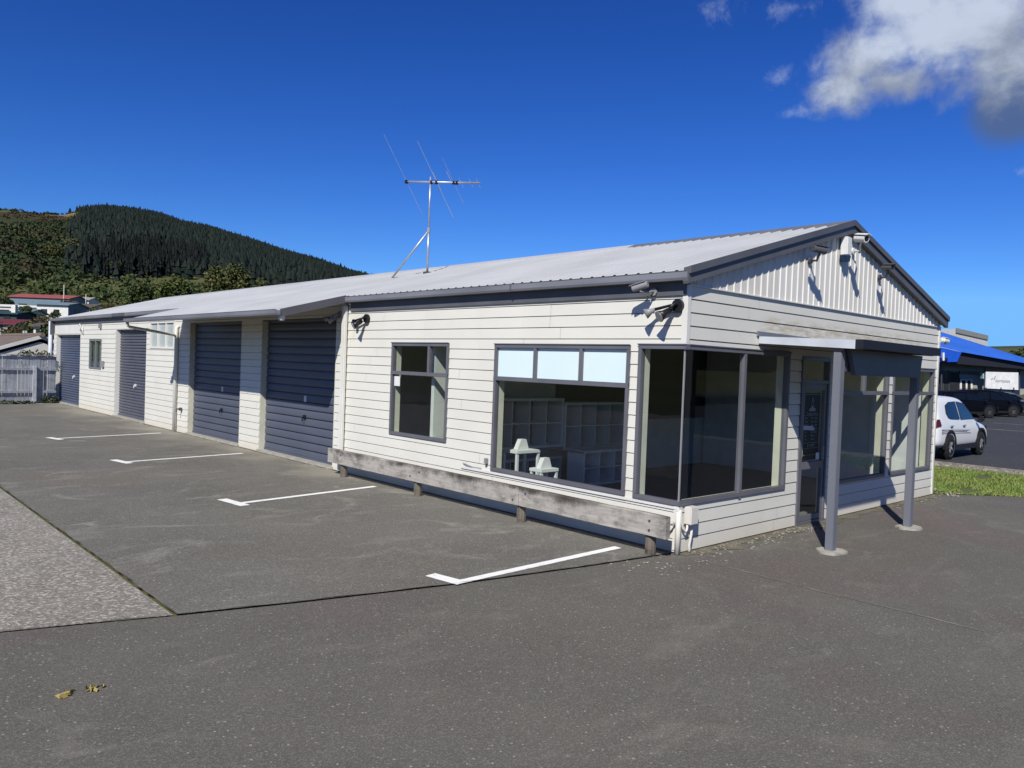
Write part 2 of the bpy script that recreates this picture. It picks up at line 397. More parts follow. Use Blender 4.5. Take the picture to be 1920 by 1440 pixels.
def blob(px, py, rx, ry, tilt=0):
    d = sight(px, py).normalized(); k = d.dot(F0); u0, v0 = d.dot(R0) / k, d.dot(U0) / k
    a = mathn(nt, 'SUBTRACT', cu, u0); b = mathn(nt, 'SUBTRACT', cv, v0); c, s_ = math.cos(tilt), math.sin(tilt)
    a2 = mathn(nt, 'ADD', mathn(nt, 'MULTIPLY', a, c), mathn(nt, 'MULTIPLY', b, s_)); b2 = mathn(nt, 'SUBTRACT', mathn(nt, 'MULTIPLY', b, c), mathn(nt, 'MULTIPLY', a, s_))
    a2 = mathn(nt, 'DIVIDE', a2, rx / FPX); b2 = mathn(nt, 'DIVIDE', b2, ry / FPX)
    q = mathn(nt, 'SQRT', mathn(nt, 'ADD', mathn(nt, 'MULTIPLY', a2, a2), mathn(nt, 'MULTIPLY', b2, b2)))
    return mathn(nt, 'SUBTRACT', 1., q)
def mx(*l):
    r = l[0]
    for q in l[1:]: r = mathn(nt, 'MAXIMUM', r, q)
    return r
body = mx(blob(1640, 105, 125, 85, .35), blob(1800, 50, 190, 115), blob(1900, 115, 140, 95), blob(1700, 0, 120, 75), blob(1585, 165, 75, 55), blob(1670, 150, 110, 50))
body = mathn(nt, 'ADD', body, mathn(nt, 'MULTIPLY', mathn(nt, 'SUBTRACT', cn(10, 12, .60, (3.1, 1.7, 0)), .5), 1.7))
body = mathn(nt, 'ADD', body, mathn(nt, 'MULTIPLY', mathn(nt, 'SUBTRACT', cn(38, 8, .62, (7.1, 4.7, 0)), .5), .75))
a_body = mathn(nt, 'MULTIPLY', smooth(nt, body, .02, .85), .97)
grey = mathn(nt, 'ADD', blob(1910, 200, 75, 75), mathn(nt, 'MULTIPLY', mathn(nt, 'SUBTRACT', cn(9, 6, .55, (8, 2, 0)), .5), 1.1))
a_grey = mathn(nt, 'MULTIPLY', smooth(nt, grey, .0, .55), .75)
wisp = mx(blob(1355, 18, 75, 34), blob(1490, 14, 70, 26), blob(1465, 145, 55, 32), blob(1490, 212, 40, 20), blob(1915, 322, 22, 12))
wisp = mathn(nt, 'ADD', wisp, mathn(nt, 'MULTIPLY', mathn(nt, 'SUBTRACT', cn(30, 12, .68, (1, 5, 0)), .54), 3.6))
a_wisp = mathn(nt, 'MULTIPLY', smooth(nt, wisp, .15, 1.5), .30)
CL = 6.6   # cloud radiance in the units of the sky texture (before the background strength)
shade = smooth(nt, mathn(nt, 'ADD', mathn(nt, 'ADD', cn(8, 9, .58, (5, 3, 0)), mathn(nt, 'MULTIPLY', mathn(nt, 'SUBTRACT', body, .6), .10)), mathn(nt, 'MULTIPLY', cv, 1.3)), .36, .62)
ccol = mixc(nt, shade, (.34 * CL, .40 * CL, .53 * CL), (.70 * CL, .79 * CL, .96 * CL))
out = gm.outputs[0]
out = mixc(nt, mathn(nt, 'MULTIPLY', a_wisp, front), out, (.75 * CL, .85 * CL, 1.0 * CL))
out = mixc(nt, mathn(nt, 'MULTIPLY', a_grey, front), out, (.12 * CL, .17 * CL, .27 * CL))
out = mixc(nt, mathn(nt, 'MULTIPLY', a_body, front), out, ccol)
nt.links.new(out, bg.inputs['Color']); bg.inputs['Strength'].default_value = .10
sc.view_settings.view_transform = 'Standard'; sc.view_settings.look = 'None'; sc.view_settings.exposure = .28; sc.view_settings.gamma = 1
sc.cycles.use_denoising = True
sc.cycles.max_bounces = 8; sc.cycles.transparent_max_bounces = 12; sc.cycles.caustics_reflective = False; sc.cycles.caustics_refractive = False

# ---------------------------------------------------------------- terrain
RIDGE = [(-120, 415), (-40, 396), (0, 392), (20, 393), (50, 398), (70, 402), (100, 402), (115, 404), (126, 400), (150, 396), (200, 395), (240, 398), (300, 408), (340, 421), (400, 433), (440, 448), (500, 467), (545, 481), (600, 497), (650, 515), (680, 524), (705, 531), (760, 557), (860, 600), (1000, 645)]
RT = sorted([az_tan(*p) for p in RIDGE])
A_LO, A_HI = RT[0][0], RT[-1][0]
RFAR, RFOOT = 900., 262.
def lerp_tab(tab, x):
    if x <= tab[0][0]: return tab[0][1]
    for (a, va), (b, vb) in zip(tab, tab[1:]):
        if x <= b: return va + (vb - va) * (x - a) / (b - a)
    return tab[-1][1]
FOOT = [(0, -.05), (54, -.05), (85, 1.9), (112, 3.8), (145, 6.0), (182, 9.2), (225, 15.5), (262, 21.0)]
AZR = az_tan(1910, 660)[0]
def hill_weight(a):
    w = min(1, max(0, (a - (A_LO - .02)) / .10))                # fades out behind the workshop
    return w * w * (3 - 2 * w) * min(1, max(0, (A_HI + .5 - a) / .4))
def rough(x, y, s, amp): return noise.noise(Vector((x / s, y / s, 3.3))) * amp
def terrain_z(a, r):
    x, y = CAM.x + r * math.cos(a), CAM.y + r * math.sin(a)
    w = hill_weight(a)
    te = lerp_tab(RT, a) if A_LO <= a <= A_HI + .6 else .03
    te = te * w + .037 * (1 - w) + .006 * math.sin(a * 9) * (1 - w) + .012 * math.exp(-((a - AZR) / .03) ** 2)
    zr = CAM.z + RFAR * te
    if r <= RFOOT:
        z = lerp_tab(FOOT, r) * w + (1 - w) * (-.05 if r < 180 else -.05 + (r - 180) * .04)
    elif r <= RFAR:
        z0 = 21.0 * w + (1 - w) * 3.2
        s = (r - RFOOT) / (RFAR - RFOOT)
        z = z0 + (zr - z0) * (s ** .92)
    else:
        z = max(-.05, zr * (1 - ((r - RFAR) / 900) ** 2 * .9 - (r - RFAR) / 3000))
    if r > 60: z += rough(x, y, 38, min(1.1, (r - 60) / 90) * (.5 if r < 280 else 1.6)) * w
    return z
def terrain_xyz(a, r):
    return Vector((CAM.x + r * math.cos(a), CAM.y + r * math.sin(a), terrain_z(a, r)))
mb = MB()
azs = []
a = A_LO - .15
while a < A_HI + .25: azs.append(a); a += .006
k = 90; span = 2 * math.pi - (azs[-1] - azs[0])
azs += [azs[-1] + span * i / k for i in range(1, k)]
rs = [0.5, 20, 45, 60, 75, 90, 105, 120, 135, 150, 170, 190, 210, 230, 250, 270, 300, 340, 380, 430, 480, 530, 580, 630, 680, 730, 780, 820, 850, 875, 890, 900, 912, 940, 1000, 1100, 1300, 1700, 2500, 4000, 8000]
na = len(azs)
for r_ in rs:
    for a in azs: mb.v.append(tuple(terrain_xyz(a, r_)))
for j in range(len(rs) - 1):
    for i in range(na):
        i2 = (i + 1) % na
        mb.f.append((j * na + i, j * na + i2, (j + 1) * na + i2, (j + 1) * na + i))
mb.f.append(tuple(range(na)))
struct(mb.build('terrain', 'hill', smooth=True, recalc=True))

# ---------------------------------------------------------------- yard surfaces
def sheet(name, mat, pts, z): return struct(MB().poly(*[(x, y, z) for x, y in pts]).build(name, mat, recalc=False))
EDGE = [(-24, 6.5), (-12, 3.2), (-6.6, 1.50), (-6.1, 1.35), (-5.45, 1.14), (-4.47, .87), (-2.94, .5), (-1.36, .22), (-.3, .07), (.3, .02)]
sheet('front_asphalt', 'asph_front', [(-24, -16), (14.2, -16), (14.2, -4.9), (8.45, -.02), (8.45, .5)] + [(0.4, .5)] + EDGE[::-1] , -.016)
sheet('parking_asphalt', 'asph_park', [(-5.42, 1.135)] + EDGE[5:] + [(.3, 30.4), (-5.42, 29.6)], -.003)
sheet('chipseal', 'chip', EDGE[:5] + [(-5.45, 1.13), (-5.43, 29.6), (-24, 26)], -.008)
sheet('car_park', 'asph_road', [(14.9, -40), (110, -40), (110, 60), (14.9, 60)], -.02)
M['turf'] = pm('turf', (.075, .105, .025), .9, (.12, .12, .05), 4)
sheet('lawn_soil', 'turf', [(8.40, .05), (14.45, -5.0), (14.62, -5.0), (14.62, 20), (8.40, 20)], -.010)
sheet('back_yard', 'soil', [(-24, 29.2), (.1, 29.75), (30, 31), (30, 60), (-24, 60)], -.03)
sheet('side_verge', 'grass', [(-24.2, -16.1), (14.2, -16.1), (14.2, -24), (-24.2, -24)], -.022)
# construction joint between the three pavings, a dark crack of uneven width
mb = MB()
def crack(pts, w, z):
    P = []
    for (x0, y0), (x1, y1) in zip(pts, pts[1:]):
        n = max(2, int(math.hypot(x1 - x0, y1 - y0) / .12))
        for i in range(n): P.append(Vector((x0 + (x1 - x0) * i / n, y0 + (y1 - y0) * i / n, z)))
    P.append(Vector((*pts[-1], z)))
    L, Rr = [], []
    for i, p in enumerate(P):
        d = (P[min(i + 1, len(P) - 1)] - P[max(i - 1, 0)]).normalized(); nn = Vector((-d.y, d.x, 0))
        ww = w * (.25 + 1.1 * rng.random()); j = rng.uniform(-.010, .010)
        L.append(p + nn * (ww + j)); Rr.append(p - nn * (ww - j))
    n0 = len(mb.v); mb.v += [tuple(q) for q in L + Rr]; n = len(P)
    mb.f += [(n0 + i, n0 + i + 1, n0 + n + i + 1, n0 + n + i) for i in range(n - 1)]
crack([(-5.43, 1.14), (-5.42, 4.0), (-5.42, 9.0)], .009, .002)
crack(EDGE[2:5], .006, .002); crack(EDGE[4:9], .005, .002)
struct(mb.build('paving_joint', 'seam', recalc=False))
mb = MB(); crack([(-.02, -.3), (-.10, -1.86), (-.08, -2.84), (-.1, -3.3)], .014, -.011)
crack([(-5.4, 8.9), (-5.36, 18)], .02, .003)
struct(mb.build('dust_line', 'pale', recalc=False))
# moss and grit against the foot of the walls
mb = MB()
for (p, q, nrm, w) in (((-.01, .1), (-.01, 30.4), (-1, 0), .10), ((.0, -.01), (8.3, -.01), (0, -1), .30)):
    n = 160; d = Vector((q[0] - p[0], q[1] - p[1])); L, O = [], []
    for i in range(n + 1):
        c = Vector(p) + d * i / n; o = c + Vector(nrm) * w * (.35 + .9 * abs(noise.noise(Vector((c.x * 1.7, c.y * 1.7, 4)))) + .25 * rng.random())
        L.append((c.x, c.y, .003 if nrm[0] else -.011)); O.append((o.x, o.y, .003 if nrm[0] else -.011))
    n0 = len(mb.v); mb.v += L + O; mb.f += [(n0 + i, n0 + i + 1, n0 + n + 2 + i, n0 + n + 1 + i) for i in range(n)]
tag(mb.build('moss_strip', 'soil', recalc=False), 'damp moss and grit along the foot of the walls', 'moss', kind='stuff')
mb = MB()
for i in range(330):
    if i < 210: x, y, zb = rng.uniform(.3, 3.4), -.05 - abs(rng.gauss(.05, .16)), -.014
    elif i < 270: x, y, zb = rng.uniform(5.6, 8.6), -.05 - abs(rng.gauss(.05, .12)), -.014
    else: x, y, zb = rng.uniform(-1.2, .3), rng.uniform(-.6, .2), -.012
    if 2.9 < x < 3.7 and y > -.12: y -= .1
    s_ = rng.uniform(.005, .019); a = rng.uniform(0, 6.28)
    P = [(x + s_ * rng.uniform(.6, 1.4) * math.cos(a + t), y + s_ * rng.uniform(.6, 1.2) * math.sin(a + t)) for t in (0, 1.2, 2.6, 3.9, 5.1)]
    mb.prism([(px_, py_, zb) for px_, py_ in P], (0, 0, s_ * .45))
tag(mb.build('paint_flakes', 'stone'), 'pale paint flakes and small stones scattered below the gable wall', 'debris', kind='stuff')

# parking lines: a stem towards the wall and a short head
for (head, stem, lab) in ((((-2.99, .90), (-2.92, .47)), ((-2.95, .52), (-.39, .58)), 'first white parking line, by the wooden rail'),
                     (((-3.05, 6.02), (-2.98, 5.36)), ((-3.02, 5.56), (-.43, 5.91)), ''), (((-3.12, 11.21), (-3.0, 10.55)), ((-3.06, 10.78), (-.48, 11.18)), ''), (((-3.24, 16.0), (-3.10, 15.4)), ((-3.16, 15.68), (-.54, 16.23)), '')):
    mb = MB()
    for (p, q), w, zz in ((head, .078, .0012), (stem, .056, .0020)):
        p, q = Vector(p), Vector(q); d = (q - p).normalized(); n = Vector((-d.y, d.x)) * w; L = (q - p).length
        k = max(2, int(L / .08)); A, B = [], []
        for i in range(k + 1):
            c = p + d * L * i / k; A.append((*(c + n * rng.uniform(.93, 1.04)), zz)); B.append((*(c - n * rng.uniform(.93, 1.04)), zz))
        n0 = len(mb.v); mb.v += A + B; mb.f += [(n0 + i, n0 + i + 1, n0 + k + 2 + i, n0 + k + 1 + i) for i in range(k)]
    struct(mb.build('parking_line', 'paint', recalc=False))
# lines of the far car park
mb = MB()
for x in (34.2, 41, 48): mb.box(x, x + .12, -10, 8, -.016, -.012)
struct(mb.build('road_line', 'pale', recalc=False))

# ---------------------------------------------------------------- the workshop building
P = .16; LIP = .010; GR = .011; GD = .028
WX, LY, ZW = 8.29, 30.6, 3.2
building = empty('workshop_building', (0, 0, 0), 'long white weatherboard workshop with grey iron roof and dark garage doors', 'building')
jr = random.Random(3)
def board_wall(mb, mp, u0, u1, z0, z1, openings=(), sgn=1):
    k0, k1 = int(math.floor(z0 / P + 1e-6)), int(math.ceil(z1 / P - 1e-6))
    for k in range(k0, k1):
        za, zb = max(z0, k * P), min(z1, (k + 1) * P)
        joints = []; u = u0 + jr.uniform(1.2, 4.6)
        while u < u1 - .6: joints.append((u, u + .004, za, zb)); u += jr.choice((3.6, 4.2, 4.8, 5.4))
        cuts = sorted({za, zb} | ({(k + 1) * P - GR} if za < (k + 1) * P - GR < zb else set()) | {z for o in openings for z in o[2:4] if za < z < zb})
        for a, b in zip(cuts, cuts[1:]):
            mid = (a + b) / 2
            segs = [(u0, u1)]
            for o in list(openings) + joints:
                if o[2] < mid < o[3]:
                    ns = []
                    for s0, s1 in segs:
                        if o[1] <= s0 or o[0] >= s1: ns.append((s0, s1)); continue
                        if o[0] > s0: ns.append((s0, o[0]))
                        if o[1] < s1: ns.append((o[1], s1))
                    segs = ns
            da = -LIP * (1 - (a - k * P) / P) - .001; db = -LIP * (1 - (b - k * P) / P) - .001
            if mid > (k + 1) * P - GR: da = db = GD
            for s0, s1 in segs:
                mb.poly(mp(s0, sgn * da, a), mp(s1, sgn * da, a), mp(s1, sgn * db, b), mp(s0, sgn * db, b))
                if mid > (k + 1) * P - GR and a > k * P: mb.poly(mp(s0, sgn * -.001, a), mp(s1, sgn * -.001, a), mp(s1, sgn * GD, a), mp(s0, sgn * GD, a))
                if a == k * P: mb.poly(mp(s0, sgn * GD, a), mp(s1, sgn * GD, a), mp(s1, sgn * da, a), mp(s0, sgn * da, a))
REC = .13
W_CORN_L = (0, .68, .56, 2.485); W2 = (.81, 3.40, .56, 2.475); W1 = (4.52, 6.155, .87, 2.485)
D4 = (8.1, 11.42, 0, 2.98); D3 = (12.49, 15.79, 0, 2.98); WF = (16.92, 18.93, 2.27, 3.06); D2 = (19.27, 22.34, 0, 2.88); WS = (23.93, 25.40, 1.50, 2.53); D1 = (26.66, 30.24, 0, 2.73)
W_CORN_G = (0, 2.515, .56, 2.485); DG = (2.88, 3.76, .02, 2.445); W3 = (4.03, 5.98, .50, 2.385); W4 = (6.17, 8.08, .50, 2.385)
mb = MB(); board_wall(mb, LM, 0, LY, 0, 3.24, (W_CORN_L, W2, W1, D4, D3, WF, D2, WS, D1)); mb.build('weatherboard_wall', 'wall', building, recalc=False)
mb = MB(); board_wall(mb, GM, 0, WX, 0, ZW, (W_CORN_G, DG, W3, W4)); mb.build('gable_weatherboard_wall', 'wall', building, recalc=False)
mb = MB(); board_wall(mb, lambda u, d, z: (WX - d, u, z), 0, LY, 0, 3.24)
board_wall(mb, lambda u, d, z: (u, LY - d, z), 0, WX, 0, ZW)
mb.poly((0, LY, ZW), (WX, LY, ZW), (WX / 2, LY, 4.4)); mb.build('rear_weatherboard_wall', 'wall', building, recalc=False)
# backing and inner walls, set behind the boards, with the same openings
def backing(mb, mp, u0, u1, z0, z1, d0, d1, openings):
    us = sorted({u0, u1} | {u for o in openings for u in o[:2] if u0 < u < u1}); zs = sorted({z0, z1} | {z for o in openings for z in o[2:4] if z0 < z < z1})
    for a, b in zip(us, us[1:]):
        for c, d in zip(zs, zs[1:]):
            um, zm = (a + b) / 2, (c + d) / 2
            if any(o[0] < um < o[1] and o[2] < zm < o[3] for o in openings): continue
            wbox(mb, mp, a, b, d0, d1, c, d)
mb = MB()
backing(mb, LM, .03, LY - .02, 0, 3.2, .031, .115, (W_CORN_L, W2, W1, D4, D3, WF, D2, WS, D1))
backing(mb, GM, .12, WX - .03, 0, ZW, .031, .115, (W_CORN_G, DG, W3, W4))
mb.box(WX - .12, WX - .031, .12, LY - .2, .0, 3.2); mb.box(.12, WX - .14, LY - .14, LY - .031, 0, 3.2)
mb.box(.12, WX - .14, 7.62, 7.72, .0, 3.1)                                   # partition to the garage
mb.build('interior_wall', 'interior', building)
MB().box(.12, WX - .14, 5.06, 5.14, .02, 2.7).build('shop_partition', 'interior', building)
MB().box(3.05, WX - .14, 5.03, 5.058, 1.1, 2.7).build('dark_wall_panel', 'interior_dark', building)
MB().box(.118, WX - .14, .118, 7.6, -.02, .02).build('shop_floor', 'carpet', building)
MB().box(.20, WX - .13, .12, 7.6, 2.72, 2.76).build('ceiling', 'interior', building)

# roof: ribbed iron
RX, RZ, EX, EZ = 4.14, 4.535, -.15, 3.345
SL = (RZ - EZ) / (RX - EX)
def rib_profile(t0, t1, pitch=.19, rib=.05, h=.028):
    out = []; n = int(round((t1 - t0) / pitch)); pitch = (t1 - t0) / n
    for i in range(n):
        t = t0 + i * pitch
        out += [(t, 0), (t + pitch - rib * 1.7, 0), (t + pitch - rib * 1.2, h), (t + pitch - rib * .5, h)]
    return out + [(t1, 0)]
def ribbed(mb, prof, fa, fb):
    n0 = len(mb.v); n = len(prof)
    mb.v += [fa(t, h) for t, h in prof] + [fb(t, h) for t, h in prof]
    mb.f += [(n0 + i, n0 + i + 1, n0 + n + i + 1, n0 + n + i) for i in range(n - 1)]
mb = MB(); pr = rib_profile(-.07, LY + .1)
ribbed(mb, pr, lambda t, h: (EX + .02, t, EZ - .01 + h), lambda t, h: (RX, t, RZ + h))
ribbed(mb, pr, lambda t, h: (2 * RX - EX, t, EZ + h), lambda t, h: (RX, t, RZ + h))
roof = mb.build('roof', 'roof', building, recalc=False)
mb = MB()
for y0, y1, mat_ in ((-.08, 4.15, 'ridge_dark'), (4.15, LY + .1, 'roof')):
    mb = MB(); w = .17
    mb.poly((RX - w, y0, RZ - w * SL + .034), (RX - w, y1, RZ - w * SL + .034), (RX, y1, RZ + .055), (RX, y0, RZ + .055))
    mb.poly((RX + w, y0, RZ - w * SL + .034), (RX + w, y1, RZ - w * SL + .034), (RX, y1, RZ + .055), (RX, y0, RZ + .055))
    mb.poly((RX - w, y0, RZ - w * SL + .034), (RX - w, y1, RZ - w * SL + .034), (RX - w, y1, RZ - w * SL + .0), (RX - w, y0, RZ - w * SL + .0))
    mb.build('ridge_cap', mat_, building, recalc=False)
# canopy over the garage doors: the roof runs on outwards
CX, CY0, CY1 = -1.44, 7.60, 16.2
def rz(x): return EZ + (x - EX) * SL
mb = MB(); pr = rib_profile(CY0 + .02, CY1)
ribbed(mb, pr, lambda t, h: (CX + .02, t, rz(CX) + h - .004), lambda t, h: (EX + .10, t, rz(EX + .10) + .004 + h))
canopy = mb.build('canopy_roof', 'roof', building, recalc=False)
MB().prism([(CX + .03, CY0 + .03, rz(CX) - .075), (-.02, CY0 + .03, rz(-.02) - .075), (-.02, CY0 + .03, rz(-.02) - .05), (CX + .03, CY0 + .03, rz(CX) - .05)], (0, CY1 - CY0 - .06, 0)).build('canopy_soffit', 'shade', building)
mb = MB().prism([(CX, CY0 - .02, rz(CX) - .11), (EX + .02, CY0 - .02, rz(EX) - .115), (EX + .02, CY0 - .02, rz(EX) + .03), (CX, CY0 - .02, rz(CX) + .03)], (0, .035, 0))
mb.build('canopy_barge', 'slate', building)
mb = MB().prism([(CX, CY1 - .02, rz(CX) - .08), (EX - .02, CY1 - .02, rz(EX - .02) - .10), (EX - .02, CY1 - .02, rz(EX - .02) - .01), (CX, CY1 - .02, rz(CX) - .01)], (0, .03, 0))
mb.build('canopy_barge', 'slate_light', building)
def gutter(name, x, y0, y1, z, mat_='slate_light', w=.115, h=.108):
    mb = MB(); pr = [(x + w, z - h), (x + .012, z - h), (x, z - h + .03), (x, z - .012), (x - .008, z), (x + .010, z), (x + .012, z - .02), (x + .02, z - h + .04), (x + w - .01, z - h + .02), (x + w, z - .01)]
    mb.prism([(a, y0, b) for a, b in pr], (0, y1 - y0, 0))
    return mb.build(name, mat_, building)
gutter('gutter', EX - .005, -.09, CY0 - .015, EZ + .002)
gutter('gutter', EX - .005, CY1 + .03, LY + .16, EZ + .03)
gutter('canopy_gutter', CX - .10, CY0 - .02, CY1 + .06, rz(CX) + .02, h=.10)
MB().box(EX - .013, EX + .105, 2.94, 2.965, EZ - .109, EZ + .006).build('gutter_bracket', 'slate', building)
MB().box(EX - .014, EX + .06, 21.0, 22.3, EZ - .06, EZ + .036).build('gutter_patch', 'slate', building)
MB().box(CX + .02, CX + .10, CY0 + .02, CY0 + .10, rz(CX) - .17, rz(CX) - .085).build('canopy_bracket', 'white', building)
MB().box(-.035, -.013, .0, CY0 - .03, 3.075, 3.30).build('fascia', 'slate', building); MB().box(-.035, -.013, CY1 + .03, LY, 3.11, 3.32).build('fascia', 'slate', building)
MB().box(EX + .0, .02, LY + .02, LY + .12, 2.72, 3.30).build('eave_end_box', 'slate', building)
MB().box(WX + .02, WX + .13, -.085, LY + .1, EZ - .10, EZ - .005).build('gutter', 'slate', building)
# barge boards along the gable
def barge(x0, z0, x1, z1, y0, y1, lo, hi, name, mat_):
    MB().prism([(x0, y0, z0 + lo), (x1, y0, z1 + lo), (x1, y0, z1 + hi), (x0, y0, z0 + hi)], (0, y1 - y0, 0)).build(name, mat_, building)
XR = 2 * RX - EX
barge(EX + .005, EZ, RX, RZ, -.105, -.035, -.150, .040, 'barge_board', 'slate'); barge(XR, EZ, RX + .001, RZ, -.105, -.035, -.150, .040, 'barge_board', 'slate')
barge(EX + .01, EZ, RX, RZ, -.132, -.106, -.030, .055, 'barge_cap', 'slate'); barge(XR, EZ, RX + .001, RZ, -.132, -.106, -.030, .055, 'barge_cap', 'slate')
MB().box(EX - .0, EX + .13, -.10, -.03, EZ - .13, EZ - .02).build('barge_foot', 'slate', building)
# ribbed cladding of the gable triangle
mb = MB()
pr = rib_profile(.02, WX - .02, .165, .024, .013)
def gz(x): return (rz(x) if x < RX else rz(2 * RX - x)) - .06
ribbed(mb, pr, lambda t, h: (t, -.012 - h, ZW + .005), lambda t, h: (t, -.012 - h, max(ZW + .01, gz(t))))
mb.build('gable_cladding', 'clad', building, recalc=False)
MB().prism([(.0, -.002, ZW), (WX, -.002, ZW), (WX, -.002, 3.25), (RX, -.002, RZ - .05), (0, -.002, 3.25)], (0, .1, 0)).build('gable_backing', 'wall', building)
MB().box(.0, WX, -.030, -.004, ZW - .010, ZW + .004).build('cladding_flashing', 'trim', building)
# corner boards and caps
for b_ in ((-.022, .055, -.022, .055, 2.488, 3.20), (-.022, .055, -.022, .055, 0.02, .555), (WX - .055, WX + .018, -.022, .05, 0, 3.2), (-.020, .0, LY - .10, LY + .015, 0, 3.11)):
    MB().box(*b_).build('corner_board', 'trim', building, bevel=.006)
mb = MB(); mb.box(-.026, -.014, .0, .79, .515, .545); mb.box(-.03, -.012, .79, 4.1, .515, .548); mb.build('sill_flashing', 'trim', building)

# windows --------------------------------------------------------
def window(mp, u0, u1, z0, z1, transoms=(), mullions=(), panes=None, mat_='alu', fw=.055, glass='glass', name='window', d0=-.030, d1=.05, lining=True, open_left=False):
    """frame mesh is the part; every pane is a sub-part"""
    mb = MB()
    wbox(mb, mp, u0, u1, d0, d1, z0, z0 + fw); wbox(mb, mp, u0, u1, d0, d1, z1 - fw, z1)
    if not open_left: wbox(mb, mp, u0, u0 + fw, d0, d1, z0 + fw, z1 - fw)
    wbox(mb, mp, u1 - fw, u1, d0, d1, z0 + fw, z1 - fw)
    for (a, b, z) in transoms: wbox(mb, mp, a, b, d0 - .003, d1 - .003, z - .032, z + .032)
    for (u, a, b) in mullions: wbox(mb, mp, u - .03, u + .03, d0 + .003, d1 - .006, a, b)
    wbox(mb, mp, u0 - .01, u1 + .01, d0 - .012, d0, z1 - .004, z1 + .012)
    o = mb.build(name, mat_, building, bevel=.004)
    for p in panes:
        a, b, c, d = p[:4]; g = p[4] if len(p) > 4 else glass
        P4 = [mp(a, .012, c), mp(b, .012, c), mp(b, .012, d), mp(a, .012, d)]
        MB().poly(*(P4[::-1] if mp is LM else P4)).build('pane', g, o, recalc=False)
    if lining:
        mb = MB(); wbox(mb, mp, u0 + fw, u1 - fw, .052, .155, z0 + .005, z0 + .03); wbox(mb, mp, u0 + fw, u1 - fw, .052, .155, z1 - .03, z1 - .005)
        if not open_left: wbox(mb, mp, u0 + .03, u0 + .052, .052, .155, z0, z1)
        wbox(mb, mp, u1 - .052, u1 - .03, .052, .155, z0, z1)
        mb.build('jamb_lining', 'cream', o)
    return o
u0, u1, z0, z1 = W2
window(LM, u0, u1, z0, z1, transoms=[(u0, u1, 1.962)], mullions=[(1.65, 1.99, z1 - .05), (2.53, 1.99, z1 - .05)],
       panes=[(u0 + .05, 1.63, 1.99, z1 - .05, 'frost'), (1.67, 2.51, 1.99, z1 - .05, 'frost'), (2.55, u1 - .05, 1.99, z1 - .05, 'frost'), (u0 + .05, u1 - .05, z0 + .05, 1.94)])
u0, u1, z0, z1 = W1
w1 = window(LM, u0, u1, z0, z1, transoms=[(u0, u1, 1.962)], mullions=[(5.06, 1.99, z1 - .05)], panes=[(u0 + .05, 5.04, 1.99, z1 - .05), (5.08, u1 - .05, 1.99, z1 - .05), (u0 + .05, u1 - .05, z0 + .05, 1.94)])
MB().box(-.001, .003, 5.90, 6.07, 1.73, 1.90).build('white_sticker', 'sunwhite', w1)
# corner window: two faces that meet in a thin silvered glass edge
u0, u1, z0, z1 = W_CORN_L
cw = window(LM, -.024, u1, z0, z1, panes=[(.012, u1 - .05, z0 + .05, z1 - .05)], open_left=True)
u0, u1, z0, z1 = W_CORN_G
cg = window(GM, .0515, u1, z0, z1, mullions=[(1.33, z0 - .03, z1 - .05)], panes=[(.012, 1.31, z0 + .05, z1 - .05), (1.35, u1 - .05, z0 + .05, z1 - .05)], open_left=True)
MB().box(-.006, .012, -.006, .012, z0 + .05, z1 - .05).build('glass_corner_bead', 'greyplastic', cw)
for za, zb in ((z0, z0 + .055), (z1 - .055, z1)): MB().box(-.032, .0515, -.0305, -.0245, za, zb).build('corner_cover', 'alu', cg)
for (u0, u1, z0, z1), mu in ((W3, 5.03), (W4, 7.14)):
    w_ = window(GM, u0, u1, z0, z1, transoms=[(u0, u1, 1.93)], mullions=[(mu, 1.95, z1 - .05)], panes=[(u0 + .05, mu - .02, 1.95, z1 - .05), (mu + .02, u1 - .05, 1.95, z1 - .05), (u0 + .05, u1 - .05, z0 + .05, 1.91)])
MB().box(WX - .19, WX - .125, .13, 5.0, .03, 2.70).build('white_side_wall', 'sunwhite', building)
MB().box(WX - .215, WX - .19, 1.05, 1.13, .03, 2.68).build('wall_batten', 'trim', building)
u0, u1, z0, z1 = WF
window(LM, u0, u1, z0, z1, mullions=[(17.6, z0, z1), (18.27, z0, z1)], panes=[(u0 + .04, 17.58, z0 + .04, z1 - .04), (17.62, 18.25, z0 + .04, z1 - .04), (18.29, u1 - .04, z0 + .04, z1 - .04)], mat_='trim', glass='frost_grey', lining=False)
u0, u1, z0, z1 = WS
ws = window(LM, u0, u1, z0, z1, mullions=[(24.64, z0, z1)], panes=[(u0 + .05, 24.62, z0 + .05, z1 - .05), (24.66, u1 - .05, z0 + .05, z1 - .05)], mat_=pm('green_grey_aluminium', (.22, .25, .25), .4), lining=False)
mb = MB(); n = 40
cur = [(.10 + .02 * math.sin(i * 1.3), 23.95 + 1.43 * i / n) for i in range(n + 1)]
for (xa, ya), (xb, yb) in zip(cur, cur[1:]): mb.poly((xa, ya, 1.5), (xb, yb, 1.5), (xb, yb, 2.53), (xa, ya, 2.53))
mb.build('curtain', pm('dark_curtain', (.09, .10, .10), .9), ws, recalc=False)
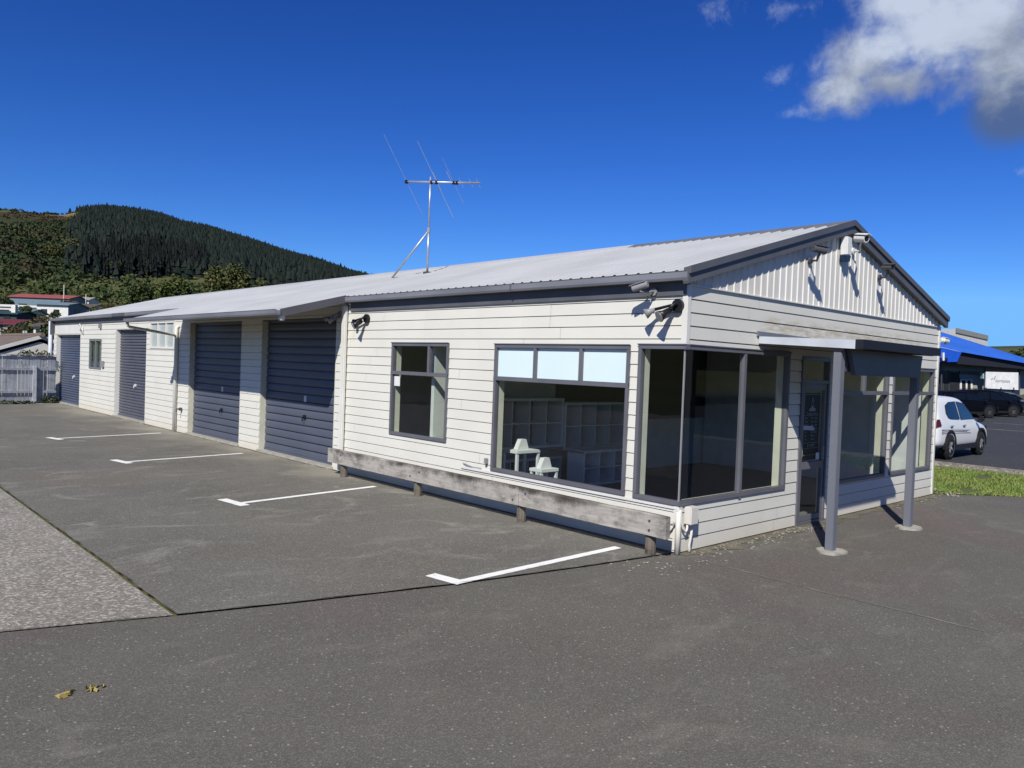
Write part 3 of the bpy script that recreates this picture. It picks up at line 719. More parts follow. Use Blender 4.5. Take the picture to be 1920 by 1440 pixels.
# garage doors ---------------------------------------------------
def garage_door(o, kind, handle, note=None, mat_='door'):
    u0, u1, z0, z1 = o; mb = MB()
    zb = .05; d = REC
    if kind == 'panel':
        pitch = .168; n = int((z1 - zb) / pitch) + 1
        prof = []
        for i in range(n):
            z = zb + i * pitch
            prof += [(z, d + .036), (z + .020, d + .036), (z + .0205, d), (z + .060, d - .005), (z + .120, d - .003), (z + pitch - .010, d + .004)]
        prof.append((zb + n * pitch, d + .02))
    else:
        pitch = .092; n = int((z1 - zb) / pitch) + 1; prof = []
        for i in range(n):
            z = zb + i * pitch
            prof += [(z, d + .024), (z + .014, d + .020), (z + .018, d - .004), (z + .050, d - .010), (z + .066, d + .010), (z + .080, d + .022)]
    prof = [(min(z, z1), dd) for z, dd in prof]
    for (za, da), (zb_, db) in zip(prof, prof[1:]): mb.poly(LM(u0, da, za), LM(u1, da, za), LM(u1, db, zb_), LM(u0, db, zb_))
    g = mb.build('garage_door', mat_, building, recalc=False)
    mb = MB(); wbox(mb, LM, u0 + .03, u1 - .02, d - .02, d + .01, zb - .012, zb + .035); mb.build('bottom_rail', mat_, g)
    if handle:
        u, z = handle
        mb = MB(); wbox(mb, LM, u - .045, u + .045, d - .035, d + .012, z - .04, z + .04); mb.tube([(d - .03, u, z), (d - .06, u, z), (d - .065, u, z - .09)], .014)
        mb.build('handle', 'black' if kind == 'panel' else 'white', g)
    if note:
        u, z, w, h = note
        mb = MB(); wbox(mb, LM, u - w, u + w, d - .012, d - .004, z - h, z + h); mb.build('paper_notice', 'sunwhite', g)
    # reveals and concrete threshold
    for u, s_ in ((u0, 1), (u1, -1)): mb = MB(); wbox(mb, LM, u + s_ * .001, u + s_ * .024, -.004, .34, .0, z1 - .021); mb.build('door_jamb', 'cream' if kind == 'panel' else 'trim', building)
    mb = MB(); wbox(mb, LM, u0, u1, -.003 if kind == 'roller' else .02, .34, z1 - .02, z1 + .02); mb.build('door_head', 'trim' if kind == 'roller' else 'slate', building)
    mb = MB(); wbox(mb, LM, u0 - .03, u1 + .03, -.05, .33, -.04, .045); mb.build('threshold', 'concrete', building)
garage_door(D4, 'panel', (9.53, .92), (9.53, 1.30, .05, .065)); garage_door(D3, 'panel', (13.85, .78), (13.85, 1.30, .055, .06))
garage_door(D2, 'roller', (20.6, 1.10), None, pm('grey_roller_door_enamel', (.108, .115, .145), .4)); garage_door(D1, 'roller', (27.95, 1.12), None, pm('blue_roller_door_enamel', (.088, .112, .175), .4))
MB().box(-.020, -.013, 26.63, LY - .0, 2.75, 3.105).build('header_panel', 'trim', building)
# entrance door in the gable ------------------------------------
u0, u1, z0, z1 = DG
mb = MB(); f = .05
wbox(mb, GM, u0, u0 + f, -.03, .06, z0, z1); wbox(mb, GM, u1 - f, u1, -.03, .06, z0, z1); wbox(mb, GM, u0 + f, u1 - f, -.03, .06, z1 - f, z1); wbox(mb, GM, u0 + f, u1 - f, -.03, .06, 2.06, 2.115); wbox(mb, GM, u0, u1, -.035, .07, -.02, z0 + .012)
df_ = mb.build('entrance_door', 'alu', building, bevel=.004)
MB().poly(GM(u0 + f, .02, 2.115), GM(u1 - f, .02, 2.115), GM(u1 - f, .02, z1 - f), GM(u0 + f, .02, z1 - f)).build('transom_pane', 'glass', df_, recalc=False)
mb = MB(); a, b = u0 + f + .004, u1 - f - .004
wbox(mb, GM, a, a + .075, -.012, .035, z0 + .016, 2.056); wbox(mb, GM, b - .075, b, -.012, .035, z0 + .016, 2.056)
wbox(mb, GM, a + .075, b - .075, -.012, .035, 1.96, 2.056); wbox(mb, GM, a + .075, b - .075, -.012, .035, .80, .905); wbox(mb, GM, a + .075, b - .075, -.012, .035, z0 + .016, .115)
mb.build('door_leaf', 'alu', df_, bevel=.003)
for c, d in ((.115, .80), (.905, 1.96)):
    MB().poly(GM(a + .07, .012, c), GM(b - .07, .012, c), GM(b - .07, .012, d), GM(a + .07, .012, d)).build('pane', 'glass', df_, recalc=False)
MB().box(3.60, 3.63, -.045, -.012, .93, 1.12).build('handle', 'greyplastic', df_)
# opening-hours panel behind the door glass: border, emblem, rows of small lettering
SA, SB, SZ0, SZ1 = 3.012, 3.545, .93, 1.925
signb = MB().box(SA, SB, .004, .008, SZ0, SZ1).build('hours_sign', pm('black_sign_film', (.004, .004, .004), .5), df_)
lt = pm('pale_lettering', (.34, .36, .34), .6); ly = pm('cream_lettering', (.40, .40, .28), .6)
mb = MB(); t = .006
mb.box(SA + .02, SB - .02, -.0015, .003, SZ1 - .02 - t, SZ1 - .02); mb.box(SA + .02, SA + .02 + t, -.0015, .003, SZ0 + .06, SZ1 - .02); mb.box(SB - .02 - t, SB - .02, -.0015, .003, SZ0 + .06, SZ1 - .02)
for z in (SZ1 - .335, SZ1 - .74, SZ1 - .82, SZ1 - .92): mb.box(SA + .05, SB - .05, -.0015, .003, z, z + .004)
mb.build('sign_border', ly, signb)
mb = MB(); cx, cz = (SA + SB) / 2, SZ1 - .25
for s_ in (-1, 1):      # a tall flame-shaped loop over a solid foot
    pts = [(0, .20), (.035, .10), (.075, .0), (.10, -.02), (.06, .02), (.03, .09), (0, .145)]
    mb.prism([(cx + s_ * x, -.0015, cz + z) for x, z in pts], (0, .004, 0))
mb.prism([(cx - .10, -.0016, cz - .02), (cx + .10, -.0016, cz - .02), (cx + .095, -.0016, cz + .02), (cx + .04, -.0016, cz + .03), (cx, -.0016, cz + .075), (cx - .04, -.0016, cz + .03), (cx - .095, -.0016, cz + .02)], (0, .0042, 0))
mb.build('emblem', lt, signb)
def text(s_, name, mat_, parent, loc, size, rot, align='LEFT', ext=.001):
    c = bpy.data.curves.new(name, 'FONT'); c.body = s_; c.size = size; c.extrude = ext; c.align_x = align; c.resolution_u = 2
    t_ = bpy.data.objects.new(name, c); col.objects.link(t_)
    dg = bpy.context.evaluated_depsgraph_get(); me = bpy.data.meshes.new_from_object(t_.evaluated_get(dg))
    bpy.data.objects.remove(t_); me.materials.clear(); me.materials.append(mat_)
    o = bpy.data.objects.new(name, me); o.location = loc; o.rotation_euler = rot; col.objects.link(o)
    if parent: attach(o, parent)
    return o
RG = (R(90), 0, 0)
text('Trading Hours', 'lettering', lt, signb, (cx, -.001, SZ1 - .325), .058, RG, 'CENTER')
for i, (d_, h_) in enumerate((('Mon', '9am - 5pm'), ('Tues', '9am - 5pm'), ('Weds', '9am - 5pm'), ('Thurs', '9am - 5pm'), ('Fri', '9am - 5pm'), ('Sat', 'Closed'), ('Sun', 'Closed'))):
    z = SZ1 - .385 - i * .052
    text(d_, 'lettering', lt, signb, (SA + .055, -.001, z), .044, RG); text(h_, 'lettering', lt, signb, (SA + .24, -.001, z), .044, RG)
text('BY APPT', 'lettering', lt, signb, (cx, -.001, SZ1 - .80), .06, RG, 'CENTER')
MB().box(SB - .10, SB + .005, -.006, -.002, SZ0 + .0, SZ0 + .10).build('paper_sticker', 'sunwhite', signb)
MB().prism([(SA + .0, -.004, 1.385), (SA + .36, -.004, 1.365), (SA + .31, -.004, 1.435), (SA + .0, -.004, 1.445)], (0, .002, 0)).build('paper_strip', 'silver', signb)
# downpipes ------------------------------------------------------
MB().box(-.105, -.022, 7.66, 7.78, .03, 3.20).build('downpipe', 'trim', building, bevel=.02)
mb = MB(); mb.tube([(-.07, 16.6, .0), (-.07, 16.6, 2.86), (-.02, 16.6, 2.92)], .05, 10); mb.tube([(CX - .02, CY1 - .0, rz(CX) - .08), (CX - .0, CY1 + .02, rz(CX) - .16), (CX + .05, CY1 + .04, rz(CX) - .19), (-.16, 16.56, 2.66), (-.07, 16.6, 2.60)], .038, 10)
mb.build('downpipe', 'trim', building, smooth=True)
mb = MB(); mb.box(-.08, -.022, 16.18, 16.27, .60, .68); mb.tube([(-.06, 16.22, .64), (-.15, 16.22, .64), (-.16, 16.22, .56)], .016); mb.build('garden_tap', 'steel', building)
mb = MB(); mb.tube([(-.03, 26.75, 3.06), (-.07, 26.55, 3.10), (-.08, 26.35, 3.0), (-.06, 26.5, 2.86), (-.03, 26.62, 2.94)], .022, 6); mb.tube([(-.06, 26.25, 3.02), (-.05, 26.22, 2.72)], .02, 6); mb.build('loose_cable', 'white', building, smooth=True)
mb = MB(); mb.box(-.07, -.022, 3.46, 3.50, .66, .74); mb.tube([(-.03, 4.05, .60), (-.035, 3.8, .565), (-.035, 3.6, .57)], .008, 5); mb.build('cable_stub', 'greyplastic', building)

# ---------------------------------------------------------------- small fittings on the walls (things of their own)
def fitting(name, loc, label, cat, parts, group=None):
    r_ = empty(name, loc, label, cat, group)
    for nm, mat_, mk in parts:
        mb = MB(); mk(mb); mb.build(nm, mat_, r_, smooth=('lens' in nm or 'arm' in nm or 'housing' in nm))
    return r_
def bullet_cam(name, label, base, wall_n, head, aim, mat_, r_=.055, L=.22, group='security cameras on the walls'):
    base, head, aim, wall_n = Vector(base), Vector(head), Vector(aim).normalized(), Vector(wall_n)
    o = empty(name, base, label, 'camera', group)
    MB().tube([base, base + wall_n * .03], .05, 12).build('mount_plate', mat_, o)
    MB().tube([base + wall_n * .02, base + wall_n * .11 + Vector((0, 0, -.01)), head + Vector((0, 0, -.06)), head], .015, 8).build('arm', mat_, o, smooth=True)
    MB().tube([head - aim * L * .5, head - aim * L * .47, head + aim * L * .5], [r_ * .8, r_, r_], 14).build('housing', mat_, o)
    up = Vector((0, 0, 1)) - aim * aim.z; up.normalize(); side = aim.cross(up)
    mb = MB(); a0, a1 = head - aim * L * .42, head + aim * L * .66; w = r_ * 1.15
    mb.prism([a0 + side * w + up * r_ * .9, a0 + up * r_ * 1.35, a0 - side * w + up * r_ * .9, a0 - side * w * .9 + up * r_ * .8, a0 + up * r_ * 1.22, a0 + side * w * .9 + up * r_ * .8], a1 - a0)
    mb.build('sun_shield', mat_, o)
    MB().tube([head + aim * L * .46, head + aim * L * .505], r_ * .75, 14).build('lens', 'black', o)
    return o
bullet_cam('security_camera', 'dark bullet camera on a swan neck, left on the gable cladding', (2.92, -.03, 3.83), (0, -1, 0), (2.66, -.30, 3.93), (.85, -.5, -.12), 'steel', .05, .2)
bullet_cam('security_camera', 'large pale bullet camera just below the roof apex', (4.30, -.03, 4.14), (0, -1, 0), (3.88, -.34, 4.25), (-.35, -1, -.18), 'white', .058, .20)
bullet_cam('security_camera', 'small dark bullet camera on the right slope of the gable', (5.33, -.03, 3.84), (0, -1, 0), (4.99, -.30, 3.95), (-.3, -1, -.1), 'steel', .045, .18)
bullet_cam('security_camera', 'grey bullet camera under the gutter by the front corner', (-.03, .46, 3.13), (-1, 0, 0), (-.24, .52, 3.18), (-.25, 1, -.28), 'greyplastic', .042, .2)
bullet_cam('security_camera', 'pale camera at the right end of the gable wall', (WX + .01, -.02, 2.95), (.7, -.7, 0), (WX + .14, -.06, 2.95), (1, -.2, -.1), 'white', .05, .16)
def siren():
    o = empty('alarm_siren', (3.93, -.04, 3.99), 'white alarm siren box with blue lens under the roof apex', 'alarm')
    MB().box(3.86, 4.01, -.15, -.037, 4.02, 4.30).build('housing', 'white', o, bevel=.012)
    MB().prism([(3.865, -.145, 4.018), (4.005, -.145, 4.018), (3.99, -.135, 3.93), (3.88, -.135, 3.93)], (0, .11, 0)).build('strobe_lens', 'blueplastic', o)
    MB().box(4.015, 4.06, -.09, -.037, 4.06, 4.14).build('junction_box', 'steel', o)
siren()
def flood(label, loc, n, along, twin=False, mat_='black', drop=True, scl=1.0):
    """sensor floodlight: wall plate, sensor on a stalk and a lamp head with a visor"""
    loc, n, al = Vector(loc), Vector(n), Vector(along)
    o = empty('sensor_floodlight', loc, label, 'floodlight', 'sensor floodlights on the walls')
    MB().tube([loc, loc + n * .05 * scl], .085 * scl, 14).build('wall_plate', mat_, o)
    up = Vector((0, 0, 1))
    h = loc + n * .15 * scl + al * .10 * scl - up * .10 * scl
    aimv = (n * .8 + al * .3 - up * .5).normalized()
    MB().tube([loc + n * .04 * scl, loc + n * .10 * scl + up * .02, h], .02 * scl, 8).build('lamp_arm', mat_, o, smooth=True)
    MB().tube([h - aimv * .10 * scl, h - aimv * .06 * scl, h + aimv * .02 * scl, h + aimv * .11 * scl], [.02 * scl, .042 * scl, .048 * scl, .078 * scl], 14).build('lamp_head', mat_, o, smooth=True)
    MB().tube([h + aimv * .10 * scl, h + aimv * .115 * scl], .07 * scl, 14).build('lamp_lens', 'galv', o)
    s0 = loc + n * .07 * scl; s1 = s0 + al * .30 * scl - up * .05 * scl + n * .05 * scl
    MB().tube([s0, s0 + al * .07 * scl + n * .02 * scl, s1], [.014 * scl, .018 * scl, .022 * scl], 8).build('sensor_arm', mat_, o, smooth=True)
    a2 = (al * .6 + n * .6 - up * .45).normalized()
    if twin: MB().tube([s1 - a2 * .02, s1 + a2 * .05 * scl, s1 + a2 * .13 * scl], [.02 * scl, .036 * scl, .072 * scl], 14).build('lamp_head', 'greyplastic', o, smooth=True)
    else: MB().box(s1.x - .03, s1.x + .03, s1.y - .035, s1.y + .035, s1.z - .07, s1.z + .03).build('sensor_box', mat_, o, bevel=.01)
flood('twin floodlight on the white wall beside the front corner', (-.02, .10, 2.95), (-1, 0, 0), (0, 1, 0), True, 'black', True, .92)
flood('black floodlight and sensor right of the white downpipe', (-.02, 6.98, 2.93), (-1, 0, 0), (0, 1, 0), False, 'black', True, .95)
flood('grey floodlight under the canopy left of the white downpipe', (-.02, 7.93, 3.02), (-1, 0, 0), (0, 1, 0), True, 'greyplastic', True, .85)
def meter():
    o = empty('electrical_box', (.16, -.03, .33), 'cream electrical box with bent conduits low on the front corner', 'electrical box')
    MB().box(.085, .245, -.125, -.022, .335, .55).build('enclosure', 'offwhite', o, bevel=.01)
    mb = MB(); mb.tube([(.20, -.06, .34), (.195, -.065, .22), (.15, -.07, .08), (.16, -.07, .03), (.17, -.06, -.015)], .017, 8); mb.build('conduit', 'offwhite', o, smooth=True)
    mb = MB(); mb.tube([(.11, -.06, .34), (.10, -.065, .27), (.07, -.06, .25), (.03, -.05, .30), (.0, -.045, .40), (-.02, -.04, .52)], .015, 8); mb.build('conduit', 'offwhite', o, smooth=True)
    mb = MB(); mb.tube([(-.035, -.03, -.01), (-.035, -.03, .50)], .034, 10); mb.build('corner_pipe', 'offwhite', o, smooth=True)
    mb = MB(); mb.tube([(-.05, .0, .36), (-.14, .02, .36), (-.30, .02, .36)], .016, 8); mb.build('side_conduit', 'offwhite', o, smooth=True)
meter()
o = empty('wall_box', (-.02, 24.05, 2.95), 'small grey junction box high on the white wall above the narrow window', 'junction box'); MB().box(-.08, -.014, 23.97, 24.13, 2.92, 3.08).build('cover', 'greyplastic', o, bevel=.008)
o = empty('meter_box', (-.02, 23.65, 1.68), 'small grey meter box beside the narrow window', 'meter box'); MB().box(-.08, -.013, 23.55, 23.78, 1.58, 1.80).build('cover', 'greyplastic', o, bevel=.008)
o = empty('wall_flue', (-.10, LY + .32, 2.6), 'pale round tank standing against the far corner of the workshop', 'tank')
MB().tube([(-.08, LY + .30, -.05), (-.08, LY + .30, 3.28)], .085, 16).build('barrel', 'silver', o, smooth=True)

# TV aerial on the roof
def aerial():
    b = Vector((3.0, 9.3, rz(3.0) + .02)); top = Vector((3.0, 9.3, 6.46))
    o = empty('tv_aerial', b, 'tall silver television aerial braced on the iron roof', 'aerial')
    MB().tube([b, Vector((3.0, 9.3, 5.30))], .026, 8).build('mast', 'galv', o, smooth=True); MB().tube([Vector((3.0, 9.3, 5.24)), top], .02, 8).build('mast', 'galv', o, smooth=True)
    MB().tube([(2.6, 10.15, rz(2.6) + .02), (3.0, 9.3, 5.22)], .022, 8).build('brace', 'galv', o, smooth=True)
    MB().tube([(3.0, 9.3, 5.17), (3.0, 9.3, 5.28)], .04, 8).build('clamp', 'galv', o)
    MB().box(2.93, 3.07, 9.23, 9.37, b.z - .03, b.z + .03).build('mast_foot', 'steel', o)
    e = Vector((.68, -.73, 0)); c = Vector((3.0, 9.3, 6.345)); w = Vector((.73, .68, 0)).normalized()
    MB().tube([c - e * .56, c + e * 1.17], .022, 8).build('boom', 'galv', o, smooth=True)
    up = Vector((0, 0, 1))
    d = (-e * .46 + up * .93 - w * .35).normalized()
    for t, la, lb, th in ((-.56, 1.16, .8, .004), (.15, 1.0, .88, .006), (.16, .25, .2, .010), (.55, .62, .52, .0035), (.50, .28, .05, .007), (.72, .12, .12, .005), (.95, .1, .1, .005), (1.12, .12, .12, .005)):
        p = c + e * t; MB().tube([p + d * la, p - d * lb], th, 5).build('element', 'galv', o)
    for t in (-.56, .02, .14, .55, .62): p = c + e * t; MB().box(p.x - .03, p.x + .03, p.y - .03, p.y + .03, p.z - .045, p.z + .03).build('element_clamp', 'black', o)
aerial()

# ---------------------------------------------------------------- entrance porch
porch = empty('entrance_porch', (3, -1.06, 0), 'flat porch roof on two slate grey posts over the glass door', 'porch')
AX0, AX1, AY = 1.64, 4.22, -1.30
def az_(y): return 2.665 + y * .035
MB().prism([(AX0 + .03, -.02, az_(0) - .05), (AX0 + .03, AY + .03, az_(AY) - .05), (AX0 + .03, AY + .03, az_(AY) - .005), (AX0 + .03, -.02, az_(0) - .005)], (AX1 - AX0 - .06, 0, 0)).build('porch_roof', 'slate', porch)
MB().prism([(AX0, -.02, az_(0) - .085), (AX0, AY, az_(AY) - .10), (AX0, AY, az_(AY) + .008), (AX0, -.02, az_(0) + .008)], (.028, 0, 0)).build('side_flashing', 'silver', porch)
MB().prism([(AX0 - .05, -.026, az_(0) + .01), (AX0 - .05, -.026, az_(0) + .075), (AX0 + 1.7, -.026, az_(0) + .06), (AX0 + 1.7, -.026, az_(0) + .01)], (0, .014, 0)).build('wall_flashing', 'slate_light', porch)
MB().prism([(AX1, -.02, az_(0) - .085), (AX1, AY, az_(AY) - .10), (AX1, AY, az_(AY) + .008), (AX1, -.02, az_(0) + .008)], (-.028, 0, 0)).build('side_flashing', 'slate', porch)
MB().prism([(AX0, AY - .10, az_(AY) - .095), (AX0, AY, az_(AY) - .095), (AX0, AY, az_(AY) + .015), (AX0, AY - .10, az_(AY) + .015), ], (AX1 - AX0, 0, 0)).build('porch_gutter', 'dark', porch)
MB().prism([(1.82, -1.17, 2.52), (4.20, -1.17, 2.52), (4.12, -1.17, 2.20), (1.99, -1.17, 2.20)], (0, .06, 0)).build('porch_beam', 'slate', porch, bevel=.004)  # beams coloured darker than the posts to paint in the shade under the roof
MB().prism([(1.70, -1.10, 2.50), (4.38, -1.10, 2.50), (4.30, -1.10, 2.24), (1.78, -1.10, 2.24)], (0, .05, 0)).build('porch_beam', 'slate', porch, bevel=.004)
for x, y in ((1.745, -1.065), (4.315, -1.035)):
    p = MB().box(x - .055, x + .055, y - .05, y + .05, -.03, 2.50).build('post', 'post', porch, bevel=.006)
    mb = MB(); ring = []
    for i in range(18):
        t = i * 2 * math.pi / 18; q = 1 + .22 * noise.noise(Vector((math.cos(t) * 1.5 + x * 9, math.sin(t) * 1.5, 1)))
        ring.append((x + .20 * q * math.cos(t) * 1.05 - .0, y + .165 * q * math.sin(t) - .02, -.03))
    mb.prism(ring, (0, 0, .042)); mb.build('concrete_pad', 'concrete', porch, bevel=.006)
# ---------------------------------------------------------------- timber wheel rail
rail = empty('timber_rail', (-.36, 3.7, 0), 'low weathered grey timber rail on stub posts along the white wall', 'rail')
cuts = [-.14, 2.33, 4.75, 7.56]
for i, (a, b) in enumerate(zip(cuts, cuts[1:])):
    mb = MB(); n = 16; ring = []
    for j in range(n + 1):
        y = a + .004 + (b - a - .008) * j / n; dz = .006 * noise.noise(Vector((y * 2, i, 0))); dx = .004 * noise.noise(Vector((y * 2, i, 5)))
        zt = .487 + .004 * i * 0
        ring.append([(-.425 + dx, y, .236 + dz), (-.345 + dx, y, .236 + dz), (-.345 + dx, y, zt + dz), (-.352, y, zt + .006 + dz), (-.415 + dx, y, zt + .006 + dz), (-.425 + dx, y, zt - .006 + dz)])
    for j in range(n):
        n0 = len(mb.v); mb.v += ring[j] + ring[j + 1]; mb.f += [(n0 + k, n0 + (k + 1) % 6, n0 + 6 + (k + 1) % 6, n0 + 6 + k) for k in range(6)]
    n0 = len(mb.v); mb.v += ring[0] + ring[-1]; mb.f += [(n0 + 0, n0 + 1, n0 + 2, n0 + 3, n0 + 4, n0 + 5), tuple(n0 + 6 + k for k in range(6))]
    mb.build('plank', 'plank', rail)
for y in (.14, 2.36, 4.80, 7.12):
    MB().tube([(-.33, y, -.03), (-.335, y, .10), (-.33, y, .24), (-.325, y, .33)], [.062, .066, .064, .06], 10).build('post', 'log', rail, smooth=False)
for y, z in ((.10, .41), (.10, .30), (2.2, .42), (2.45, .3), (4.66, .40), (4.9, .31), (7.1, .4)): MB().tube([(-.424, y, z), (-.431, y, z)], .016, 10).build('bolt', 'steel', rail)

# ---------------------------------------------------------------- things inside the shop
def pigeonholes(label, x0, y, z0, nx, nz, cw=.43, dep=.38, ch=None):
    o = empty('pigeonhole_shelf', (x0 + nx * cw / 2, y + dep / 2, z0), label, 'shelf', 'white pigeonhole shelves in the shop')
    t = .022; X1 = x0 + nx * cw; ch = ch or cw; Z1 = z0 + nz * ch
    mb = MB(); mb.box(x0, X1, y + dep - .012, y + dep, z0, Z1); mb.build('back_panel', 'interior_dark', o)  # dark back colour stands in for the shade inside the cells
    mb = MB(); mb.box(x0 - t, x0 + t, y, y + dep, z0, Z1); mb.box(X1 - t, X1 + t, y, y + dep, z0, Z1); mb.box(x0 - t, X1 + t, y - .003, y + dep, z0 - t, z0 + t); mb.box(x0 - t, X1 + t, y - .003, y + dep, Z1 - t, Z1 + t); mb.build('carcass', 'laminate', o)
    mb = MB()
    for i in range(1, nx): mb.box(x0 + i * cw - .009, x0 + i * cw + .009, y + .003, y + dep, z0, Z1)
    for k in range(1, nz): mb.box(x0, X1, y + .005, y + dep, z0 + k * ch - .009, z0 + k * ch + .009)
    mb.build('divider', 'laminate', o)
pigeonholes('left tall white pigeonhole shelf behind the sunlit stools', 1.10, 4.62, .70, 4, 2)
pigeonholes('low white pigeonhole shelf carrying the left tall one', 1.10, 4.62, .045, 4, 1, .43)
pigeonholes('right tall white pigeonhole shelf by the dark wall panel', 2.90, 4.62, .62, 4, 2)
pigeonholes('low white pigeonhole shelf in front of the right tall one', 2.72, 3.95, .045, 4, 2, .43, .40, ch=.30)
def stool(label, c, h, w, rzv):
    o = empty('side_table', (c[0], c[1], .02), label, 'table', 'white side tables in the window')
    x, y = c
    MB().box(x - w, x + w, y - w * .7, y + w * .7, h - .05, h).build('table_top', 'sunwhite', o, bevel=.004)
    for sx in (-1, 1):
        for sy in (-1, 1): MB().box(x + sx * (w - .03) - .02, x + sx * (w - .03) + .02, y + sy * (w * .7 - .03) - .02, y + sy * (w * .7 - .03) + .02, .02, h - .05).build('leg', 'sunwhite', o)
    MB().prism([(x - .13, y - .05, h + .001), (x + .12, y - .05, h + .001), (x + .06, y - .05, h + .16), (x - .05, y - .05, h + .16)], (0, .09, 0)).build('card_stand', 'sunwhite', o)
stool('taller white side table inside the large window', (.80, 3.60), .83, .26, 0)
stool('lower white side table inside the large window', (.75, 3.02), .60, .19, 0)

# ---------------------------------------------------------------- left: fence, neighbour, hillside houses
def fence():
    A, B = Vector((-9.5, 27.6)), Vector((-.12, 29.74)); d = (B - A).normalized(); n = Vector((d.y, -d.x))   # n points at the yard
    o = empty('paling_fence', (*A, 0), 'weathered grey paling fence across the far end of the yard', 'fence')
    L = (B - A).length; pw = .135; mb = MB(); t = 0
    while t < L - .02:
        gap = .004 if rng.random() < .8 else .022
        a, b = A + d * t, A + d * min(L, t + pw - gap); h = 1.83 + rng.uniform(-.02, .03); k = rng.uniform(-.006, .006)
        p0, p1 = a + n * (.0 + k), b + n * (.0 + k)
        mb.prism([(p0.x, p0.y, .02), (p1.x, p1.y, .02), (p1.x, p1.y, h), (p0.x, p0.y, h)], (-n.x * .018, -n.y * .018, 0)); t += pw
    mb.build('paling', 'paling', o)
    def rail_(z0, z1, th=.05):
        a, b = A + n * .004, B + n * .004
        MB().prism([(a.x, a.y, z0), (b.x, b.y, z0), (b.x, b.y, z1), (a.x, a.y, z1)], (n.x * th, n.y * th, 0)).build('rail', 'paling', o)
    rail_(1.28, 1.37); rail_(.40, .49)
    a, b = A - n * .03, B - n * .03
    MB().prism([(a.x, a.y, 1.865), (b.x, b.y, 1.865), (b.x, b.y, 1.89), (a.x, a.y, 1.89)], (n.x * .09, n.y * .09, 0)).build('capping', 'paling', o)
    for t in (L - .80, L - 3.2, L - 5.6, L - 8.0):
        p = A + d * t + n * .004
        MB().box(p.x - .06, p.x + .06, p.y - .13, p.y - .0, -.03, 1.46).build('post', 'paling', o)
fence()
def leaves(mb, c, rad, n, size, flat=1., clump=.0, seedv=0, shell=.55):
    """leaf-sized quads through an uneven ellipsoid, thicker towards its surface"""
    c = Vector(c)
    for i in range(n):
        v = Vector((rng.gauss(0, 1), rng.gauss(0, 1), rng.gauss(0, 1))).normalized()
        lump = 1 + .42 * noise.noise(v * 2.1 + Vector((seedv, seedv * .7, 0)))
        r_ = (shell + (1 - shell) * rng.random() ** .5) * lump
        p = c + Vector((v.x * rad[0], v.y * rad[1], v.z * rad[2])) * r_
        a = Vector((rng.gauss(0, 1), rng.gauss(0, 1), rng.gauss(0, .8))).normalized(); b = a.cross(Vector((rng.gauss(0, 1), rng.gauss(0, 1), rng.gauss(0, 1)))).normalized()
        s_ = size * rng.uniform(.6, 1.4); s2 = s_ * .62
        mb.v += [tuple(p - a * s_), tuple(p - b * s2 + a * s_ * .1), tuple(p + a * s_), tuple(p + b * s2)]
        k = len(mb.v); mb.f.append((k - 4, k - 3, k - 2, k - 1))
def tree(name, label, base, H, lobes, mat_, n, size, group=None, trunk_r=.16):
    """tapered trunk, limbs that reach each leafy lobe, crown of leaf faces"""
    base = Vector(base); o = empty(name, base, label, 'tree' if 'tree' in name else 'shrub', group)
    fork = base + Vector((0, 0, H * .32)); mb = MB()
    mb.tube([base - Vector((0, 0, .2)), base + Vector((.05, 0, H * .16)), fork], [trunk_r * 1.25, trunk_r, trunk_r * .85], 8)
    for (dx, dy, z, rx, ry, rz_) in lobes:
        c = base + Vector((dx, dy, z)); mid = fork.lerp(c, .55) + Vector((rng.uniform(-.2, .2), rng.uniform(-.2, .2), .1))
        mb.tube([fork, mid, c + Vector((0, 0, rz_ * .3))], [trunk_r * .6, trunk_r * .35, trunk_r * .1], 6)
    mb.build('trunk', 'bark', o, smooth=True)
    mb = MB(); vol = sum(l[3] * l[4] * l[5] for l in lobes)
    for i, (dx, dy, z, rx, ry, rz_) in enumerate(lobes):
        k = int(n * rx * ry * rz_ / vol)
        leaves(mb, base + Vector((dx, dy, z)), (rx, ry, rz_), k, size, seedv=i * 3.1 + base.x, shell=.45)
    mb.build('crown', mat_, o, recalc=False)
    return o
def lobes_for(w, h0, h1, n, seed):
    r_ = random.Random(seed); out = []
    for i in range(n):
        t = r_.uniform(-1, 1); k = 1 - .55 * t * t
        out.append((t * w * .72, r_.uniform(-.5, .5) * w * .8, h0 + (h1 - h0) * k * r_.uniform(.35, .86), w * r_.uniform(.26, .42), w * r_.uniform(.26, .42), (h1 - h0) * r_.uniform(.16, .26)))
    return out
